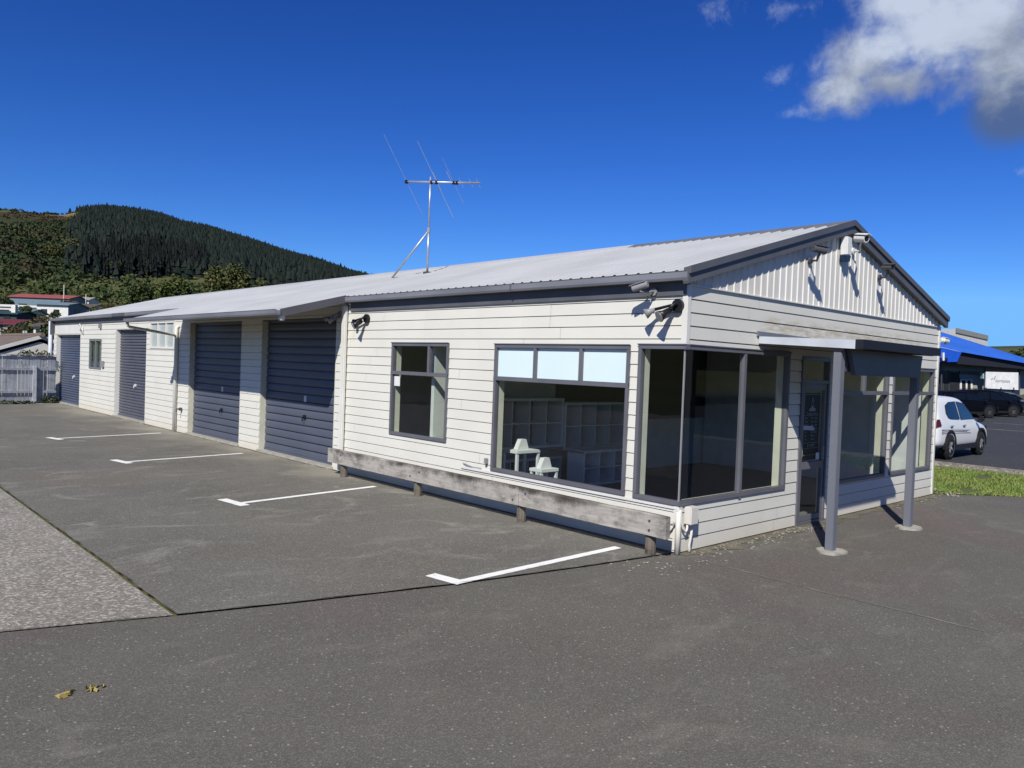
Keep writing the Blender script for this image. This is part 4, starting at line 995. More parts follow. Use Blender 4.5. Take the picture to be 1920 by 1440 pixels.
# trees behind the workshop
def rot_lobes(lb):      # spread across the line of sight
    return [(dx * .68 + dy * .73, -dx * .73 + dy * .68, z, a, b, c) for dx, dy, z, a, b, c in lb]
for (px, D, ztop, w, mt, n, lab, seed) in ((428, 58, 9.05, 2.5, 'leaf_olive', 4300, 'tallest olive green tree rising behind the workshop roof', 3), (482, 57, 8.0, 1.35, 'leaf_olive', 1500, 'small olive tree at the right end of the row behind the roof', 5),
                                  (335, 60, 8.1, 2.4, 'leaf_bright', 3600, 'yellow green tree left of the tallest one behind the roof', 11), (262, 63, 7.6, 2.2, 'leaf_green', 3400, 'dark green rounded tree leftmost in the row behind the roof', 17), (383, 62, 7.7, 1.9, 'leaf_green', 2400, 'green tree filling the gap beside the tallest olive one', 23)):
    g = at(px, 660, D); a, r_ = math.atan2(g.y - CAM.y, g.x - CAM.x), math.hypot(g.x - CAM.x, g.y - CAM.y)
    z = terrain_z(a, r_)
    lb = rot_lobes(lobes_for(w, 1.2, ztop - z, 15, seed)) + [(0, 0, (ztop - z) * .84, w * .36, w * .36, (ztop - z) * .14), (-.3, .3, (ztop - z) * .6, w * .6, w * .6, (ztop - z) * .22)]
    tree('tree', lab, (g.x, g.y, z), ztop - z, lb, mt, int(n * 3.2), .12, 'trees behind the workshop roof')
def shrub(px, py, D, w, h, mt, lab, n=420, size=.16, name='shrub'):
    w *= .62; h *= .8; n = int(n * 1.3); size *= .72
    g = at(px, py, D); a, r_ = math.atan2(g.y - CAM.y, g.x - CAM.x), math.hypot(g.x - CAM.x, g.y - CAM.y); z = terrain_z(a, r_)
    z = min(z, g.z - h * .3) if g.z - h > z else z
    zb = max(z, g.z - h)
    r2 = random.Random(int(px * 7 + py))
    lb = rot_lobes([(r2.uniform(-.6, .6) * w, r2.uniform(-.4, .4) * w, (zb - z) + h * r2.uniform(.25, .75), w * r2.uniform(.38, .55), w * .45, h * r2.uniform(.24, .34)) for _ in range(6)])
    tree(name, lab, (g.x, g.y, z), (zb - z) + h, lb, mt, n, size, 'shrubs and trees among the hillside houses', .08)
for args in ((88, 588, 96, 2.6, 3.0, 'leaf_brown', 'round brown green shrub below the white house with the blue gable', 900), (60, 598, 84, 2.2, 2.4, 'leaf_bright', 'low bright green shrub left of the brown round one', 700), (22, 612, 66, 2.4, 2.6, 'leaf_brown', 'brown green shrub beside the dark red roof', 900),
             (40, 622, 60, 1.6, 1.5, 'leaf_bright', 'bright green bush in front of the small pale cottage', 500), (12, 632, 52, 1.9, 2.0, 'leaf_dark', 'dark green shrub above the cream house roof at the left edge', 800), (92, 606, 70, 1.3, 2.4, 'leaf_dark', 'dark shrub beside the corner of the workshop roof', 500),
             (180, 574, 100, 2.2, 2.6, 'leaf_olive', 'olive shrub right of the white house with the brown roof', 900), (205, 566, 112, 2.5, 3.0, 'leaf_brown', 'brown tinged shrub at the left foot of the tree row', 900), (128, 561, 135, 2.4, 2.2, 'leaf_brown', 'reddish brown shrub by the right end of the long red roof', 700),
             (46, 572, 100, 1.8, 1.6, 'leaf_green', 'green shrub between the flat white roof and the green roof', 500), (150, 590, 84, 2.0, 1.6, 'leaf_dark', 'dark shrub in front of the white house with the brown roof', 500), (104, 580, 106, 1.4, 1.5, 'leaf_dark', 'dark shrub against the white wall beside the blue gable', 400),
             (8, 560, 140, 3.6, 4.4, 'leaf_dark', 'dark tree left of the long red roof', 1200, .24, 'hillside_tree'), (28, 546, 205, 4.5, 6, 'leaf_dark', 'dark tree just above the left end of the long red roof', 1200, .32, 'hillside_tree'), (62, 532, 255, 4.2, 13, 'leaf_dark', 'tall dark pointed tree at the foot of the hill', 1500, .4, 'hillside_tree'),
             (105, 525, 262, 6.5, 8, 'leaf_olive', 'broad yellow green tree at the foot of the hill', 1700, .4, 'hillside_tree'), (140, 515, 285, 6.0, 9, 'leaf_olive', 'pale green tree by the edge of the pine forest', 1500, .42, 'hillside_tree'), (165, 535, 250, 4.5, 4, 'leaf_bright', 'bright low tree at the top of the grass field', 800, .35, 'hillside_tree'),
             (215, 528, 250, 4.0, 6, 'leaf_green', 'green tree below the dark pines', 900, .35, 'hillside_tree'), (186, 540, 235, 3.0, 2.5, 'leaf_olive', 'small olive bush on the upper edge of the grass field', 500, .3, 'hillside_tree')):
    shrub(*args)
# low plants along the fence behind the palings
for i, (x, y) in enumerate(((-1.15, 30.1), (-.75, 30.15), (-.4, 30.2))):
    mb = MB(); leaves(mb, (x, y, 1.72), (.30, .2, .34), 160, .06, seedv=i); o = mb.build('climbing_plant', ('leaf_green', 'leaf_dark', 'leaf_brown')[i], recalc=False)
    tag(o, ('green plant top left above the fence capping', 'dark plant in the middle above the fence capping', 'brownish plant above the fence capping by the workshop corner')[i], 'plant', 'plants showing above the paling fence')
mb = MB(); leaves(mb, (-.35, 29.42, .12), (.34, .1, .16), 220, .05, seedv=9); leaves(mb, (-2.2, 28.98, .06), (1.4, .1, .08), 320, .05, seedv=8)
tag(mb.build('weeds', 'leaf_green', recalc=False), 'weeds growing at the foot of the paling fence', 'weeds', kind='stuff')

def gable_house(name, label, c, rzv, w, l, zb, ze, zr, roofmat, wallmat, gablemat=None, over=.35, windows=(), chimney=None, group='houses on the hillside'):
    """house with a ridge along its local x axis, gables at both ends"""
    o = empty(name, (c[0], c[1], zb), label, 'house', group); m = Matrix.Translation((c[0], c[1], 0)) @ Matrix.Rotation(rzv, 4, 'Z')
    def T(mb_): mb_.v = [tuple(m @ Vector(v)) for v in mb_.v]; return mb_
    hl, hw = l / 2, w / 2
    T(MB().prism([(-hl, -hw, zb - 1.5), (-hl, hw, zb - 1.5), (-hl, hw, ze), (-hl, 0, zr - .05), (-hl, -hw, ze)], (l, 0, 0))).build('wall', wallmat, o)
    if gablemat: T(MB().prism([(hl + .03, -hw, zb - 1), (hl + .03, hw, zb - 1), (hl + .03, hw, ze), (hl + .03, 0, zr - .05), (hl + .03, -hw, ze)], (.03, 0, 0))).build('gable_wall', gablemat, o)
    s_ = (zr - ze) / hw; mb = MB()
    for sy in (-1, 1):
        mb.prism([(-hl - over, sy * (hw + over), ze - s_ * over), (-hl - over, 0, zr), (-hl - over, 0, zr + .12), (-hl - over, sy * (hw + over), ze - s_ * over + .12)], (l + 2 * over, 0, 0))
    T(mb).build('roof', roofmat, o)
    for (side, u, z, ww, hh) in windows:
        if side == 'f': mb = MB().box(u - ww / 2, u + ww / 2, -hw - .05, -hw - .01, z, z + hh)
        elif side == 'g': mb = MB().box(hl + .06, hl + .10, u - ww / 2, u + ww / 2, z, z + hh)
        else: mb = MB().box(-hl - .05, -hl - .01, u - ww / 2, u + ww / 2, z, z + hh)
        T(mb).build('window', 'winglass', o)
    if chimney: T(MB().box(chimney[0] - .25, chimney[0] + .25, chimney[1] - .25, chimney[1] + .25, ze - .5, zr + .8)).build('chimney', 'housewhite', o)
    return o
# nearest neighbour: cream gable behind the fence, its ridge running away from the yard
nb = empty('cream_house', (.56, 36, -.05), 'cream plastered house gable behind the paling fence', 'house')
cx_, cy_, zr_ = .58, 36.0, 2.72
MB().prism([(cx_ - 4.2, cy_, -.05), (cx_ + 3.2, cy_, -.05), (cx_ + 3.2, cy_, zr_ - .30 - 3.2 * .36), (cx_, cy_, zr_ - .28), (cx_ - 4.2, cy_, zr_ - .30 - 4.2 * .36)], (0, 9, 0)).build('wall', 'housecream', nb)
mb = MB()
for sx, w in ((-1, 4.8), (1, 3.8)): mb.prism([(cx_, cy_ - .075, zr_ - .04), (cx_ + sx * w, cy_ - .075, zr_ - .04 - w * .36), (cx_ + sx * w, cy_ - .075, zr_ + .06 - w * .36), (cx_, cy_ - .075, zr_ + .06)], (0, 9.5, 0))
mb.build('roof', 'tile', nb)
mb = MB()
for sx, w in ((-1, 4.8), (1, 3.8)): mb.prism([(cx_, cy_ - .108, zr_ - .13), (cx_ + sx * w, cy_ - .108, zr_ - .13 - w * .36), (cx_ + sx * w, cy_ - .108, zr_ + .04 - w * .36), (cx_, cy_ - .108, zr_ + .04)], (0, .03, 0))
mb.build('barge_board', 'housewhite', nb)
mb = MB(); mb.tube([(cx_, cy_ - .5, zr_ + .05), (cx_, cy_ + 9, zr_ + .05)], .10, 8); mb.build('ridge_tile', 'tile', nb)
for px in (44, 49): p = at(px, 627, 46.5); MB().box(p.x - .04, p.x + .04, p.y - .04, p.y + .04, p.z - .55, p.z + .22).build('vent_pipe', 'housewhite', nb)
VX, VY = math.cos(AZR), math.sin(AZR)
def house(name, label, px0, px1, py_ridge, py_eave, py_base, D, roofmat, wallmat, **kw):
    """house seen side-on: its length spans px0..px1 in the photograph at distance D"""
    a, b = at(px0, py_base, D), at(px1, py_base, D); c = (a + b) / 2; d = b - a; l = math.hypot(d.x, d.y)
    pm_ = (px0 + px1) / 2
    zr_, ze_, zb_ = at(pm_, py_ridge, D).z, at(pm_, py_eave, D).z, at(pm_, py_base, D).z
    w = kw.pop('w', 6.5); nrm = Vector((-d.y, d.x)).normalized(); c2 = Vector((c.x, c.y)) + nrm * (w / 2)
    return gable_house(name, label, (c2.x, c2.y), math.atan2(d.y, d.x), w, l - .4, zb_, ze_, zr_, roofmat, wallmat, **kw)
house('red_roofed_house', 'long white house with a red iron roof high on the hillside', 16, 131, 551, 558, 575, 150, 'redroof', 'bluegrey', windows=[('f', -3.2, 9.6, 1.6, 1.0), ('f', -.5, 9.4, 1.8, 1.0), ('f', 2.2, 9.4, 1.4, 1.0), ('f', 4.4, 9.3, 1.0, 1.0)], over=.3)  # white house: blue-grey wall colour stands in for shade under the eaves
house('white_roofed_house', 'low house with a long flat white roof below the red roofed one', -30, 77, 571, 575, 583, 118, 'housewhite', 'housewhite', windows=[('f', -1.5, 7.3, 2.0, .5), ('f', 1.6, 7.3, 2.0, .5)], w=5, over=.25)
house('blue_gabled_house', 'white house with a blue grey gable end and dark roof', 66, 130, 566, 571, 594, 112, 'bluegrey', 'housewhite', gablemat='bluegrey', windows=[('f', -1.2, 7.0, .9, .8), ('g', 0, 7.2, 1.6, .8), ('f', .6, 7.0, .8, .8)], w=4.6)
house('green_roofed_house', 'small house with a pale green iron roof', 24, 56, 579, 586, 597, 104, 'greenroof', 'housewhite', w=4, windows=[('f', 0, 5.9, .8, .5)])
house('teal_house', 'dark teal house with a white chimney at the left edge', -14, 34, 583, 588, 598, 94, 'tealwall', 'tealwall', w=4, chimney=(.7, -1.4), windows=[('f', .2, 5.6, .8, .4)])
house('brown_roofed_house', 'white house with a brown tiled roof beside the workshop ridge end', 138, 172, 569, 576, 592, 122, 'brownroof', 'housewhite', w=5, windows=[('f', .6, 8.0, .8, .7)])
house('dark_red_roofed_house', 'pale house with a dark red roof at the left edge', -25, 31, 598, 607, 622, 86, 'darkred', 'wallgrey', w=5, windows=[('f', -.4, 4.2, 1, .7)])
house('small_cottage', 'small cream cottage half hidden among the shrubs', 59, 80, 606, 611, 622, 76, 'brownroof', 'housecream', w=3, windows=[('f', .1, 3.6, .4, .4)])
house('white_cottage', 'small white cottage partly hidden on the upper hillside', 146, 168, 557, 562, 569, 160, 'wallgrey', 'housewhite', w=4)
for (px, y0, y1, D, lab) in ((119.5, 534, 560, 140, 'thin white pole rising behind the red roofed house'), (161, 552, 566, 150, 'short pale pole beside the white cottage')):
    p, q = at(px, y1, D), at(px, y0, D); MBp = MB().tube([p - Vector((0, 0, 2)), Vector((p.x, p.y, q.z))], .07, 6)
    o = empty('flag_pole', p, lab, 'pole'); MBp.build('shaft', 'housewhite', o)

# ---------------------------------------------------------------- hill vegetation
def in_poly(p, poly):
    x, y = p; c = False
    for (x1, y1), (x2, y2) in zip(poly, poly[1:] + poly[:1]):
        if (y1 > y) != (y2 > y) and x < (x2 - x1) * (y - y1) / (y2 - y1) + x1: c = not c
    return c
FOREST = [az_tan(*p) for p in ((148, 380), (158, 402), (140, 435), (130, 470), (128, 497), (142, 515), (160, 524), (225, 528), (245, 521), (300, 518), (400, 520), (520, 545), (900, 640), (900, 560), (705, 500), (540, 440), (400, 400), (240, 370))]
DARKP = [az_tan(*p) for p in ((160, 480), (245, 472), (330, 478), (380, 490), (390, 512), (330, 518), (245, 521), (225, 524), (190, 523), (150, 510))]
def pine(mb, p, h, r_, k=6, tiers=((.02, .50, 1.0), (.28, .80, .86), (.56, 1.0, .58)), star=0.):
    z = p.z - .5; a0 = rng.uniform(0, 6.28); lean = (rng.uniform(-.05, .05) * h, rng.uniform(-.05, .05) * h)
    for t0, t1, rr in tiers:
        n0 = len(mb.v)
        for i in range(k):
            q = rr * r_ * rng.uniform(.65, 1.2) * (1 - star * (i % 2)); t = a0 + i * 2 * math.pi / k + rng.uniform(-.3, .3) * 6 / k
            mb.v.append((p.x + q * math.cos(t) + lean[0] * t0, p.y + q * math.sin(t) + lean[1] * t0, z + h * (t0 + rng.uniform(-.05, .05) + .05 * star * (i % 2))))
        mb.v.append((p.x + lean[0], p.y + lean[1], z + h * t1))
        mb.f += [(n0 + i, n0 + (i + 1) % k, n0 + k) for i in range(k)]
def scatter(lo, hi, r0, r1, step, test, put):
    n = 0; r_ = r0
    while r_ < r1:
        a = lo; da = step / r_
        while a < hi:
            aa, rr = a + rng.uniform(-.45, .45) * da, r_ + rng.uniform(-.45, .45) * step * 1.25
            p = terrain_xyz(aa, rr); t = (p.z - CAM.z) / rr
            if test(aa, t): put(p, aa, t); n += 1
            a += da
        r_ += step * 1.25
    return n
a_of = lambda px: az_tan(px, 520)[0]
mb = MB(); mbd = MB()
def put_pine(p, a, t):
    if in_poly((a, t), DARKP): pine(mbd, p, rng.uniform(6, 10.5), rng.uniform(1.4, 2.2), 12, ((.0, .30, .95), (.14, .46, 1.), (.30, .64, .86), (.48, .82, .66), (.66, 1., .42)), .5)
    else: pine(mb, p, rng.uniform(4.8, 8.0) * (1 if rng.random() > .06 else 1.2), rng.uniform(1.5, 2.3))
scatter(a_of(720), a_of(120), 265, 905, 3.2, lambda a, t: in_poly((a + .012 * noise.noise(Vector((a * 90, t * 160, 1))) + rng.gauss(0, .004), t + .004 * noise.noise(Vector((a * 160, t * 260, 5)))), FOREST), put_pine)
tag(mb.build('pine_forest', 'pine', recalc=False), 'dense dark green pine plantation covering the hill', 'forest', kind='stuff')
tag(mbd.build('shaded_pines', 'pine_shaded', recalc=False), 'taller pines darkened as in shade along the foot of the plantation', 'forest', kind='stuff')
mb = MB()
SCR = [az_tan(*p) for p in ((-130, 425), (0, 428), (45, 424), (90, 418), (130, 420), (154, 405), (142, 435), (132, 470), (130, 497), (142, 515), (150, 528), (100, 540), (50, 545), (-130, 560))]
def put_scrub(p, a, t):
    s_ = rng.uniform(.9, 2.3) * (1.25 if t < .13 else 1)
    if t < .14:
        leaves(mb, p + Vector((0, 0, s_ * .4)), (s_, s_, s_ * .85), 44, s_ * .26, seedv=p.x, shell=.4); return
    leaves(mb, p + Vector((0, 0, s_ * .4)), (s_, s_, s_ * .85), 15, s_ * .46, seedv=p.x, shell=.4)
scatter(a_of(165), a_of(-125), 262, 890, 2.7, lambda a, t: in_poly((a + rng.gauss(0, .003), t), SCR) and (t < .165 or rng.random() < .8), put_scrub)
for i in range(60):     # scattered bushes on the bare upper hill and skyline
    px = rng.uniform(-60, 130); a = a_of(px); r_ = rng.choice((870, 880, 895, rng.uniform(800, 890)))
    p = terrain_xyz(a, r_); s_ = rng.uniform(1.2, 3.0); leaves(mb, p + Vector((0, 0, s_ * .3)), (s_ * 1.3, s_ * 1.3, s_ * .7), 12, s_ * .5, seedv=i, shell=.4)
mb2 = MB()
def put_brown(p, a, t):
    s_ = rng.uniform(.8, 2.0); leaves(mb2, p + Vector((0, 0, s_ * .3)), (s_ * 1.2, s_ * 1.2, s_ * .7), 14, s_ * .45, seedv=p.x, shell=.4)
BRN = [az_tan(*p) for p in ((-130, 408), (30, 405), (60, 408), (150, 402), (152, 425), (90, 440), (20, 430), (-130, 440))]
scatter(a_of(165), a_of(-125), 600, 895, 4.0, lambda a, t: in_poly((a + rng.gauss(0, .004), t + rng.gauss(0, .004)), BRN) and noise.noise(Vector((a * 70, t * 200, 2))) > -.05, put_brown)
tag(mb2.build('brown_scrub', pm('brown_scrub_leaves', (.085, .048, .022), .85, (.055, .048, .020), .05), recalc=False), 'rusty brown bushes below the bare top of the hill', 'scrub', kind='stuff')
tag(mb.build('hill_scrub', 'scrub', recalc=False), 'green and brown scrub bushes covering the left slope of the hill', 'scrub', kind='stuff')
# band of bushes between the hillside gardens and the pines, and hedges behind the roof
mb = MB()
def put_band(p, a, t):
    s_ = rng.uniform(1.2, 2.8); leaves(mb, p + Vector((0, 0, s_ * .5)), (s_, s_, s_), 60, s_ * .22, seedv=p.x, shell=.4)
scatter(a_of(560), a_of(-100), 214, 268, 4.2, lambda a, t: rng.random() < .8, put_band)
scatter(a_of(60), a_of(-100), 170, 236, 6.0, lambda a, t: rng.random() < .22, put_band)
scatter(a_of(120), a_of(-100), 60, 170, 5.0, lambda a, t: rng.random() < .16, lambda p, a, t: leaves(mb, p + Vector((0, 0, .2)), (.8, .8, .5), 60, .13, seedv=p.x, shell=.4))
tag(mb.build('garden_bushes', 'leaf_green', recalc=False), 'loose band of bushes between the houses and the hill', 'bushes', kind='stuff')
# dark trees on the skyline past the right end of the blue roof
for px, py, w, h, lab in ((1912, 664, 5.5, 6, 'dark tree on the skyline right of the blue roof'), (1940, 650, 9, 10, 'larger dark tree just outside the right edge of the picture')):
    g = at(px, 690, 150); mb = MB(); ztop = at(px, py - 8, 150).z
    o = empty('skyline_tree', (g.x, g.y, 0), lab, 'tree'); MB().tube([(g.x, g.y, -.1), (g.x, g.y, ztop * .6)], [.4, .2], 8).build('trunk', 'bark', o)
    for i in range(7): leaves(mb, (g.x + rng.uniform(-.5, .5) * w, g.y + rng.uniform(-.5, .5) * w, ztop * rng.uniform(.5, .85)), (w * .45, w * .45, ztop * .17), 260, .4, seedv=i)
    mb.build('crown', 'leaf_dark', o, recalc=False)

# ---------------------------------------------------------------- right: lawn, kerb, cars, service building
mb = MB()
def lawn_ok(x, y):
    if x < 8.46 or x > 14.1: return False
    edge = .02 - (x - 8.40) * .90 + .14 * noise.noise(Vector((x * 2.2, 0, 2)))
    return y > edge
cnt = 0
while cnt < 42000:
    x, y = rng.uniform(8.45, 14.15), rng.uniform(-5.0, 6.5)
    if not lawn_ok(x, y) or (x > 13.3 and rng.random() < (x - 13.3) / .8 * 1.3) or noise.noise(Vector((x * 1.6, y * 1.6, 7))) < -.42: continue
    h = rng.uniform(.02, .05) * (1 + .4 * noise.noise(Vector((x * 3, y * 3, 1)))); a = rng.uniform(0, 6.28); w = rng.uniform(.008, .016)
    dx, dy = w * math.cos(a), w * math.sin(a); lx, ly = rng.gauss(0, .022), rng.gauss(0, .022)
    k = len(mb.v); mb.v += [(x - dx, y - dy, -.012), (x + dx, y + dy, -.012), (x + lx, y + ly, h)]; mb.f.append((k, k + 1, k + 2)); cnt += 1
tag(mb.build('grass', 'grass', recalc=False), 'short bright green lawn beside the end of the workshop', 'grass', kind='stuff')
mb = MB(); leaves(mb, (8.6, .0, .02), (.2, .5, .05), 60, .03)
for i in range(420):
    x, y = 14.25 + rng.gauss(0, .22), rng.uniform(-5, 8); s_ = rng.uniform(.015, .055)
    mb.prism([(x + s_ * math.cos(t) * rng.uniform(.6, 1.2), y + s_ * math.sin(t) * rng.uniform(.6, 1.2), -.012) for t in (0, 1.2, 2.6, 3.9, 5.1)], (0, 0, s_ * .7))
tag(mb.build('kerb_stones', 'stone'), 'loose pale stones and dirt between the lawn and the kerb', 'stones', kind='stuff')
struct(MB().box(14.62, 14.78, -40, 40, -.06, .03).build('kerb', 'gravel', bevel=.015))
sheet('gravel_strip', 'gravel', [(13.75, -5), (14.62, -5), (14.62, 20), (13.9, 20)], -.006)
mb = MB()
for (cx, cy, sz) in ((-6.35, -.02, .055), (-6.52, -.02, .03)):
    for i in range(3): leaves(mb, (cx + i * .02, cy + i * .012, .0), (sz, sz * .5, .006), 5, .022)
tag(mb.build('fallen_leaves', pm('yellow_leaf', (.45, .36, .12), .7), recalc=False), 'a few dry yellow leaves on the dark asphalt in front of the joint', 'leaves', kind='stuff')

def car(name, label, loc, rzv, paint, suv=True, L=4.6, Hs=1.0, detail=False, group=None):
    """passenger car, x forwards, lofted from cross sections"""
    o = empty(name, loc, label, 'car', group); m = Matrix.Translation(loc) @ Matrix.Rotation(rzv, 4, 'Z')
    T = lambda mb_: (setattr(mb_, 'v', [tuple(m @ Vector(v)) for v in mb_.v]), mb_)[1]
    k = L / 4.6
    # x, bottom, belt, top, half width low, half width belt, half width top
    S = [(-2.30, .52, .80, .90, .74, .76, .70), (-2.24, .36, .94, 1.04, .83, .83, .74), (-2.12, .32, 1.00, 1.36, .89, .87, .73), (-1.93, .30, 1.02, 1.62, .91, .89, .68), (-1.55, .28, 1.02, 1.675, .915, .90, .645), (-.9, .26, 1.01, 1.70, .92, .905, .64), (-.2, .26, 1.00, 1.69, .92, .905, .635),
         (.25, .26, .995, 1.655, .92, .905, .64), (.62, .26, .99, 1.50, .92, .905, .68), (.95, .26, .985, 1.22, .92, .905, .72), (1.15, .26, .97, 1.08, .92, .90, .78), (1.35, .27, .95, 1.04, .92, .90, .78), (1.8, .28, .90, .99, .915, .885, .74), (2.1, .30, .82, .91, .88, .85, .70), (2.25, .34, .72, .80, .82, .80, .64), (2.31, .44, .62, .68, .74, .72, .58)]
    rings = []
    for x, zb, zl, zt, wl, wb, wt in S:
        x *= k; zt = zl + (zt - zl) * Hs if zt - zl > .2 else zt
        rings.append([(x, 0, zb), (x, wl * .88, zb), (x, wl, zb + .13), (x, wl * 1.005, .62 if zl > .75 else (zb + zl) / 2), (x, wb, zl), (x, wt + (wb - wt) * .08, zt - .055), (x, wt - .09, zt - .004), (x, 0, zt + .018)])
    mb = MB(); nr = len(rings[0]); n = len(rings)
    for side in (1, -1):
        n0 = len(mb.v); mb.v += [(x, side * y, z) for r_ in rings for x, y, z in r_]
        for i in range(n - 1):
            for j in range(nr - 1): mb.f.append((n0 + i * nr + j, n0 + i * nr + j + 1, n0 + (i + 1) * nr + j + 1, n0 + (i + 1) * nr + j))
        for e in (0, n - 1): mb.f.append(tuple(n0 + e * nr + j for j in range(nr)))
    T(mb); b = mb.build('body', paint, o, smooth=True)
    bm = bmesh.new(); bm.from_mesh(b.data); bmesh.ops.remove_doubles(bm, verts=bm.verts, dist=.0005); bmesh.ops.recalc_face_normals(bm, faces=bm.faces); bm.to_mesh(b.data); bm.free()
    sd = b.modifiers.new('s', 'SUBSURF'); sd.levels = 1; sd.render_levels = 2
    def ring_at(x):
        for r0, r1 in zip(rings, rings[1:]):
            if r0[0][0] <= x <= r1[0][0]:
                t = (x - r0[0][0]) / (r1[0][0] - r0[0][0]); return [tuple(a + (c - a) * t for a, c in zip(p, q)) for p, q in zip(r0, r1)]
        return rings[0 if x < 0 else -1]
    def side_y(x, z):
        r_ = ring_at(x)
        for p, q in zip(r_[1:], r_[2:]):
            if p[2] <= z <= q[2] + 1e-6: return p[1] + (q[1] - p[1]) * (z - p[2]) / max(1e-6, q[2] - p[2])
        return r_[-2][1]
    zc = lambda z: z if z < 1.02 else 1.0 + (z - 1.0) * Hs
    def side_panel(nm, mat_, pts, off=.012, thick=.012, sides=(1, -1)):
        for s_ in sides:
            P = [(x * k, s_ * (side_y(x * k, zc(z)) + off), zc(z)) for x, z in pts]
            T(MB().prism(P, (0, -s_ * thick, 0))).build(nm, mat_, o)
    side_panel('side_window', 'carglass', [(.86, 1.09), (.62, 1.29), (.22, 1.52), (-.34, 1.57), (-.40, 1.11)], .016)
    side_panel('side_window', 'carglass', [(-.50, 1.115), (-.45, 1.57), (-1.02, 1.555), (-1.36, 1.47), (-1.48, 1.27), (-1.40, 1.17), (-1.22, 1.135)], .016)
    def cross(nm, mat_, x0, z0, w0, x1, z1, w1, off):
        T(MB().prism([(x0 * k, -w0, zc(z0)), (x0 * k, w0, zc(z0)), (x1 * k, w1, zc(z1)), (x1 * k, -w1, zc(z1))], off)).build(nm, mat_, o)
    cross('windscreen', 'carglass', 1.13, 1.09, .70, .40, 1.575, .54, (.02, 0, .02)); cross('rear_window', 'carglass', -2.17, 1.22, .60, -1.93, 1.57, .52, (-.03, 0, .02))
    for sx in (1.36, -1.34):
        for sy in (1, -1):
            yy = sy * .835
            w_ = MB(); prof = [(.17, -.11), (.30, -.115), (.345, -.10), (.362, -.06), (.364, .0), (.362, .06), (.345, .10), (.30, .115), (.17, .11)]; sg = 24
            for i in range(sg):
                t = i * 2 * math.pi / sg
                for r_, d in prof: w_.v.append((sx * k + r_ * math.cos(t), yy + d, .362 + r_ * math.sin(t)))
            q = len(prof); w_.f = [((i * q + j), (i * q + j + 1), ((i + 1) % sg) * q + j + 1, ((i + 1) % sg) * q + j) for i in range(sg) for j in range(q - 1)]
            wheel = T(w_).build('wheel', 'rubber', o, smooth=True)
            rim = MB(); yo = yy + sy * .085
            rim.tube([(sx * k, yo - sy * .03, .362), (sx * k, yo + sy * .018, .362)], .055, 12)
            for i in range(5):
                t = i * 2 * math.pi / 5 + .4 * sx; c_, s2 = math.cos(t), math.sin(t)
                rim.prism([(sx * k + c_ * .04 - s2 * .03, yo, .362 + s2 * .04 + c_ * .03), (sx * k + c_ * .235 - s2 * .045, yo, .362 + s2 * .235 + c_ * .045), (sx * k + c_ * .235 + s2 * .045, yo, .362 + s2 * .235 - c_ * .045), (sx * k + c_ * .04 + s2 * .03, yo, .362 + s2 * .04 - c_ * .03)], (0, sy * .022, 0))
            for i in range(24):
                t, t2 = i * 2 * math.pi / 24, (i + 1) * 2 * math.pi / 24
                rim.poly(*[(sx * k + rr * math.cos(tt), yo + sy * dd, .362 + rr * math.sin(tt)) for rr, dd, tt in ((.225, .02, t), (.262, .03, t), (.262, .03, t2), (.225, .02, t2))])
            T(rim).build('rim', 'alloy' if detail else 'steel', wheel)
            T(MB().tube([(sx * k, yy - sy * .02, .362), (sx * k, yy + sy * .04, .362)], .24, 18)).build('brake_disc', 'rubber', wheel)
            arch = MB(); n_ = 16
            y1_ = sy * (side_y(sx * k, .5) + .020)
            for i in range(n_):
                t, t2 = -.12 + (math.pi + .24) * i / n_, -.12 + (math.pi + .24) * (i + 1) / n_
                pts = [(sx * k + rr * math.cos(tt), y1_, .362 + rr * math.sin(tt)) for rr, tt in ((.40, t), (.47, t), (.47, t2), (.40, t2))]
                arch.prism(pts, (0, -sy * .06, 0))
            T(arch).build('wheel_arch', 'black', o)
            T(MB().tube([(sx * k, sy * (side_y(sx * k, .5) - .05), .37), (sx * k, sy * (side_y(sx * k, .5) - .006), .37)], .405, 24)).build('wheel_well', 'rubber', o)
    for s_ in (1, -1):
        T(MB().box(-.98 * k, .98 * k, s_ * .86, s_ * .935, .25, .40)).build('sill_cladding', 'black', o)
        T(MB().prism([(.98 * k, s_ * .90, 1.02), (.98 * k, s_ * 1.10, 1.03), (.98 * k, s_ * 1.12, 1.16), (.98 * k, s_ * .95, 1.17)], (-.13, 0, 0))).build('mirror', 'black', o, bevel=.03)
        T(MB().prism([(-2.26 * k, s_ * .60, .98), (-2.26 * k, s_ * .845, .93), (-2.02 * k, s_ * .90, .96), (-2.08 * k, s_ * .86, 1.14), (-2.16 * k, s_ * .78, 1.13), (-2.20 * k, s_ * .60, 1.06)], (-.02, 0, .0))).build('tail_light', 'tail', o)
        T(MB().prism([(2.13 * k, s_ * .60, .74), (2.02 * k, s_ * .86, .76), (1.86 * k, s_ * .90, .88), (2.06 * k, s_ * .62, .86)], (.05, 0, .01))).build('headlight', 'carglass', o)
        if detail:
            for x in (-.30, -1.32): T(MB().box(x, x + .19, s_ * (side_y(x, .95) + .0), s_ * (side_y(x, .95) + .035), .925, .96)).build('door_handle', 'greyplastic', o, bevel=.008)
            st = pm('grey_decal', (.14, .14, .16), .5)
            for z0_, z1_, x1_ in ((.86, .80, .25), (.81, .77, .05), (.76, .72, .35)):
                side_panel('stripe_decal', st, [(-2.0, z0_), (x1_, z1_), (x1_, z1_ - .008), (-2.0, z0_ - .016)], .0125, .006, sides=(s_,))
    T(MB().box(-2.30 * k, -2.02 * k, -.80, .80, .26, .50)).build('rear_bumper', 'black', o, bevel=.04)
